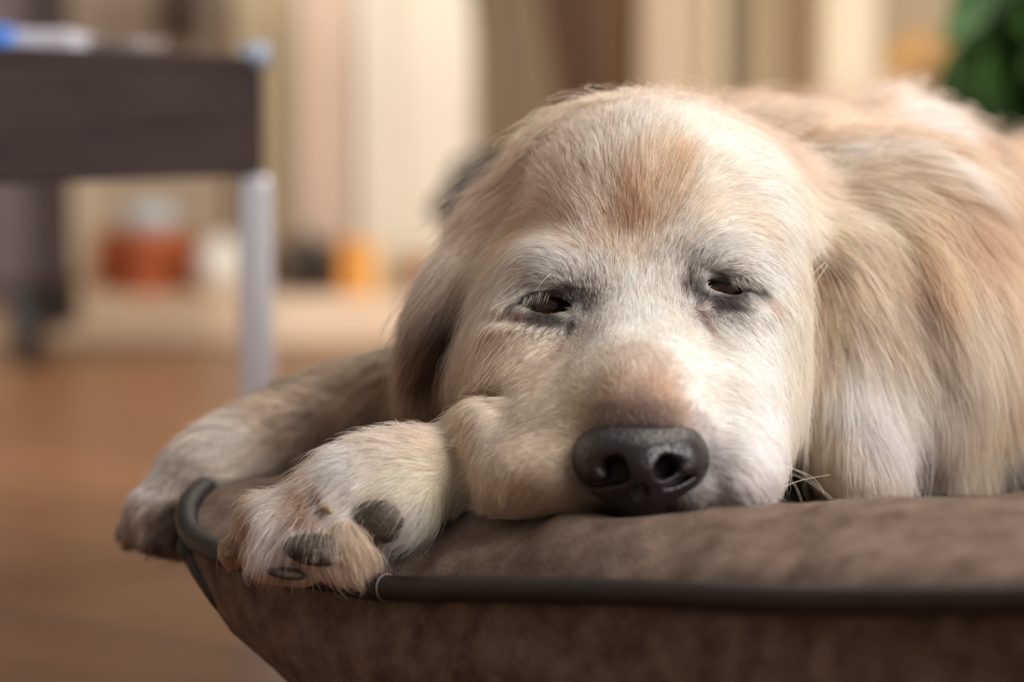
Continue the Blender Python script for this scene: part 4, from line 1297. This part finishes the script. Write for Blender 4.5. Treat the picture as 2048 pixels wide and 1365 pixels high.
# ================================================================== NOSE
s_ = .96 / FPX
nc = P(1282, 925, .968)
NG = Grid(np.arange(nc[0] - .036, nc[0] + .036, .0005), np.arange(nc[1] - .03, nc[1] + .05, .0005), np.arange(nc[2] - .032, nc[2] + .03, .0005))
E(1280, 918, .986, 126, 82, 30, k=6, g=NG)
E(1212, 925, .984, 64, 64, 18, roll=12, k=8, g=NG)
E(1350, 918, .984, 62, 64, 18, roll=-12, k=8, g=NG)
E(1281, 972, .987, 90, 54, 22, k=8, g=NG)
E(1280, 1006, .992, 60, 34, 18, k=8, g=NG)
# nostrils
E(1240, 946, .966, 20, 15, 13, roll=22, k=3, op='sub', g=NG)
E(1208, 966, .970, 34, 5, 9, roll=-14, k=3, op='sub', g=NG)
E(1222, 932, .962, 24, 12, 5, roll=-25, k=7, op='sub', g=NG)
E(1324, 940, .966, 19, 17, 13, roll=-22, k=3, op='sub', g=NG)
E(1354, 962, .970, 34, 5, 9, roll=-18, k=3, op='sub', g=NG)
E(1342, 930, .961, 18, 8, 4, roll=22, k=7, op='sub', g=NG)
NG.chain([(P(1281, y_, .962), .0011) for y_ in (950, 1000, 1035)], .003, None, 'sub')
NV, NF = NG.mesh()
m_nose = mat('nose_leather', rough=0.3)
noise_mix(m_nose, S4(24, 19, 20), S4(38, 31, 32), scale=120)
vo = nd(m_nose, 'ShaderNodeTexVoronoi'); vo.inputs['Scale'].default_value = 750
tcn = nd(m_nose, 'ShaderNodeTexCoord'); lk(m_nose, tcn.outputs['Object'], vo.inputs['Vector'])
bpn = nd(m_nose, 'ShaderNodeBump'); bpn.inputs['Strength'].default_value = .55; bpn.inputs['Distance'].default_value = .0006
bpn.invert = True
lk(m_nose, vo.outputs['Distance'], bpn.inputs['Height']); lk(m_nose, bpn.outputs[0], m_nose.node_tree.nodes['Principled BSDF'].inputs['Normal'])
nose = mesh_obj('nose', NV, NF, m_nose, dog, True)
nose['label'] = 'dark moist leathery nose'

# ================================================================== EYES
m_eye = mat('eye', rough=0.06)
be_ = m_eye.node_tree.nodes['Principled BSDF']
be_.inputs['Base Color'].default_value = S4(54, 30, 20)
m_lid3 = mat('third_eyelid', S4(70, 46, 38), 0.3)


def sphere(c, r, name, m, parent, sc=(1, 1, 1), n=32):
    v, f = [], []
    for i in range(n + 1):
        th = math.pi * i / n
        for j in range(n):
            ph = 2 * math.pi * j / n
            v.append((c[0] + r * sc[0] * math.sin(th) * math.cos(ph), c[1] + r * sc[1] * math.sin(th) * math.sin(ph), c[2] + r * sc[2] * math.cos(th)))
    for i in range(n):
        for j in range(n):
            k2 = (j + 1) % n
            f.append((i * n + j, (i + 1) * n + j, (i + 1) * n + k2, i * n + k2))
    return mesh_obj(name, v, f, m, parent, True)


for i_, e_ in enumerate(EYE):
    eb = sphere(P(*e_['c']), .0125, 'eye', m_eye, dog)
    # third eyelid: a low shell over the lower front of the ball
    c0 = P(*e_['c'])
    v, f = [], []
    nn_ = 16
    for a_i in range(nn_ + 1):
        for b_i in range(9):
            th = math.radians(-70 + 140 * a_i / nn_)
            top_ = -4 + 9 * (abs(a_i / nn_ - .75)) if i_ == 0 else -14
            ph = math.radians(top_ - 40 * b_i / 8)
            r_ = .01285
            v.append((c0[0] + r_ * math.sin(th) * math.cos(ph), c0[1] - r_ * math.cos(th) * math.cos(ph), c0[2] + r_ * math.sin(ph)))
    for a_i in range(nn_):
        for b_i in range(8):
            q = a_i * 9 + b_i
            f.append((q, q + 1, q + 10, q + 9))
    l3 = mesh_obj('third_eyelid', v, f, m_lid3, eb, True)
    l3.matrix_parent_inverse = Matrix.Translation(-Vector(dog.location))

# ================================================================== PADS, CLAWS
m_pad = mat('pad_leather', rough=0.6)
noise_mix(m_pad, S4(50, 42, 35), S4(84, 74, 63), scale=90, detail=6, bump=.5, bscale=900)
for q in PADS:
    s = q[2] / FPX
    g = Grid(*[np.arange(c - .02, c + .02, .0006) for c in P(q[0], q[1], q[2] + .006)])
    E(q[0], q[1], q[2] + .006, q[3], q[4], q[5] + 3, roll=q[6], k=2, g=g)
    if q[3] == 56: E(q[0] + 22, q[1] - 16, q[2] + .006, q[3] * .6, q[4] * .55, q[5] + 3, k=8, g=g)
    v, f = g.mesh()
    o = mesh_obj('paw_pad', v, f, m_pad, dog, True)
m_claw = mat('claw_horn', S4(150, 128, 96), 0.4)
for (pts, r0) in (([(640, 1006, 1.015), (650, 1018, 1.008), (662, 1024, 1.004)], .0032), ([(505, 1100, 1.03), (500, 1112, 1.026), (492, 1120, 1.024)], .003), ([(468, 1098, 1.04), (460, 1108, 1.036), (450, 1114, 1.034)], .003),
                  ([(262, 1070, 1.175), (250, 1088, 1.172), (246, 1100, 1.172)], .0035)):
    cpts = catmull([P(*q) for q in pts], 6)
    MB().tube(cpts, list(np.linspace(r0, r0 * .35, len(cpts))), 14).build('claw', m_claw, dog, True)

# ================================================================== WHISKERS / LASHES
m_wh = mat('whisker', S4(240, 225, 205), 0.4)
WHK = [[(1535, 920, 1.0), (1600, 945, 1.0), (1665, 998, 1.0)], [(1540, 935, .998), (1610, 960, .99), (1662, 1000, .985)], [(1545, 948, .995), (1585, 965, .99), (1604, 1005, .985)],
       [(1540, 925, 1.0), (1620, 952, 1.01), (1650, 990, 1.01)], [(1545, 985, 1.0), (1600, 962, 1.02), (1660, 950, 1.03)],
       [(1020, 905, 1.012), (960, 895, 1.018), (905, 886, 1.024)], [(1030, 940, 1.01), (985, 928, 1.016), (960, 922, 1.02)], [(1000, 960, 1.02), (960, 975, 1.02), (920, 985, 1.02)], [(1000, 985, 1.015), (970, 976, 1.02), (930, 978, 1.02)],
       [(950, 870, 1.03), (900, 868, 1.03), (858, 860, 1.03)], [(806, 866, 1.03), (800, 850, 1.03), (790, 838, 1.03)], [(720, 905, 1.03), (690, 895, 1.03), (650, 892, 1.03)],
       [(1640, 505, 1.09), (1615, 525, 1.08), (1590, 540, 1.075)], [(1650, 525, 1.09), (1625, 550, 1.08), (1605, 575, 1.075)], [(1655, 530, 1.09), (1635, 560, 1.08), (1612, 590, 1.075)],
       [(1496, 524, 1.045), (1512, 532, 1.043), (1524, 546, 1.042)], [(1102, 548, 1.048), (1088, 560, 1.046), (1072, 580, 1.045)]]
for w_ in WHK:
    pts = catmull([P(*q) for q in w_], 8)
    MB().tube(pts, list(np.linspace(.00011, .00005, len(pts))), 6).build('whisker', m_wh, dog, True)
# lashes: pale hairs over the upper lid
LP, LCo = [], []
for (x0, y0, x1, y1, dx, dy, n_) in ((1048, 598, 1100, 586, -10, 30, 60), (1456, 556, 1516, 568, 14, 27, 80)):
    for i in range(n_):
        t = rng.random()
        x = x0 + (x1 - x0) * t + rng.normal() * 2; y = y0 + (y1 - y0) * t - 6 * math.sin(math.pi * t) + rng.normal() * 1.5
        kx = dx * (.7 + .5 * rng.random()); ky = dy * (.6 + .5 * rng.random())
        dd = 1.0525 if x < 1300 else 1.0525
        pts = [P(x + kx * s ** 1.5, y + ky * s ** .9, dd - .003 * math.sin(math.pi * min(1, s * .8))) for s in np.linspace(0, 1, NP_)]
        LP.append(pts); LCo.append(srgb(*((200, 190, 178) if rng.random() < .66 else (90, 74, 66))))
lr = np.tile(np.array([.9, 1, .95, .8, .6, .4, .15])[None] * .00006, (len(LP), 1))
el = curves_obj('eyelashes', np.array(LP), lr, np.array(LCo), m_fur, dog)
el['kind'] = 'stuff'
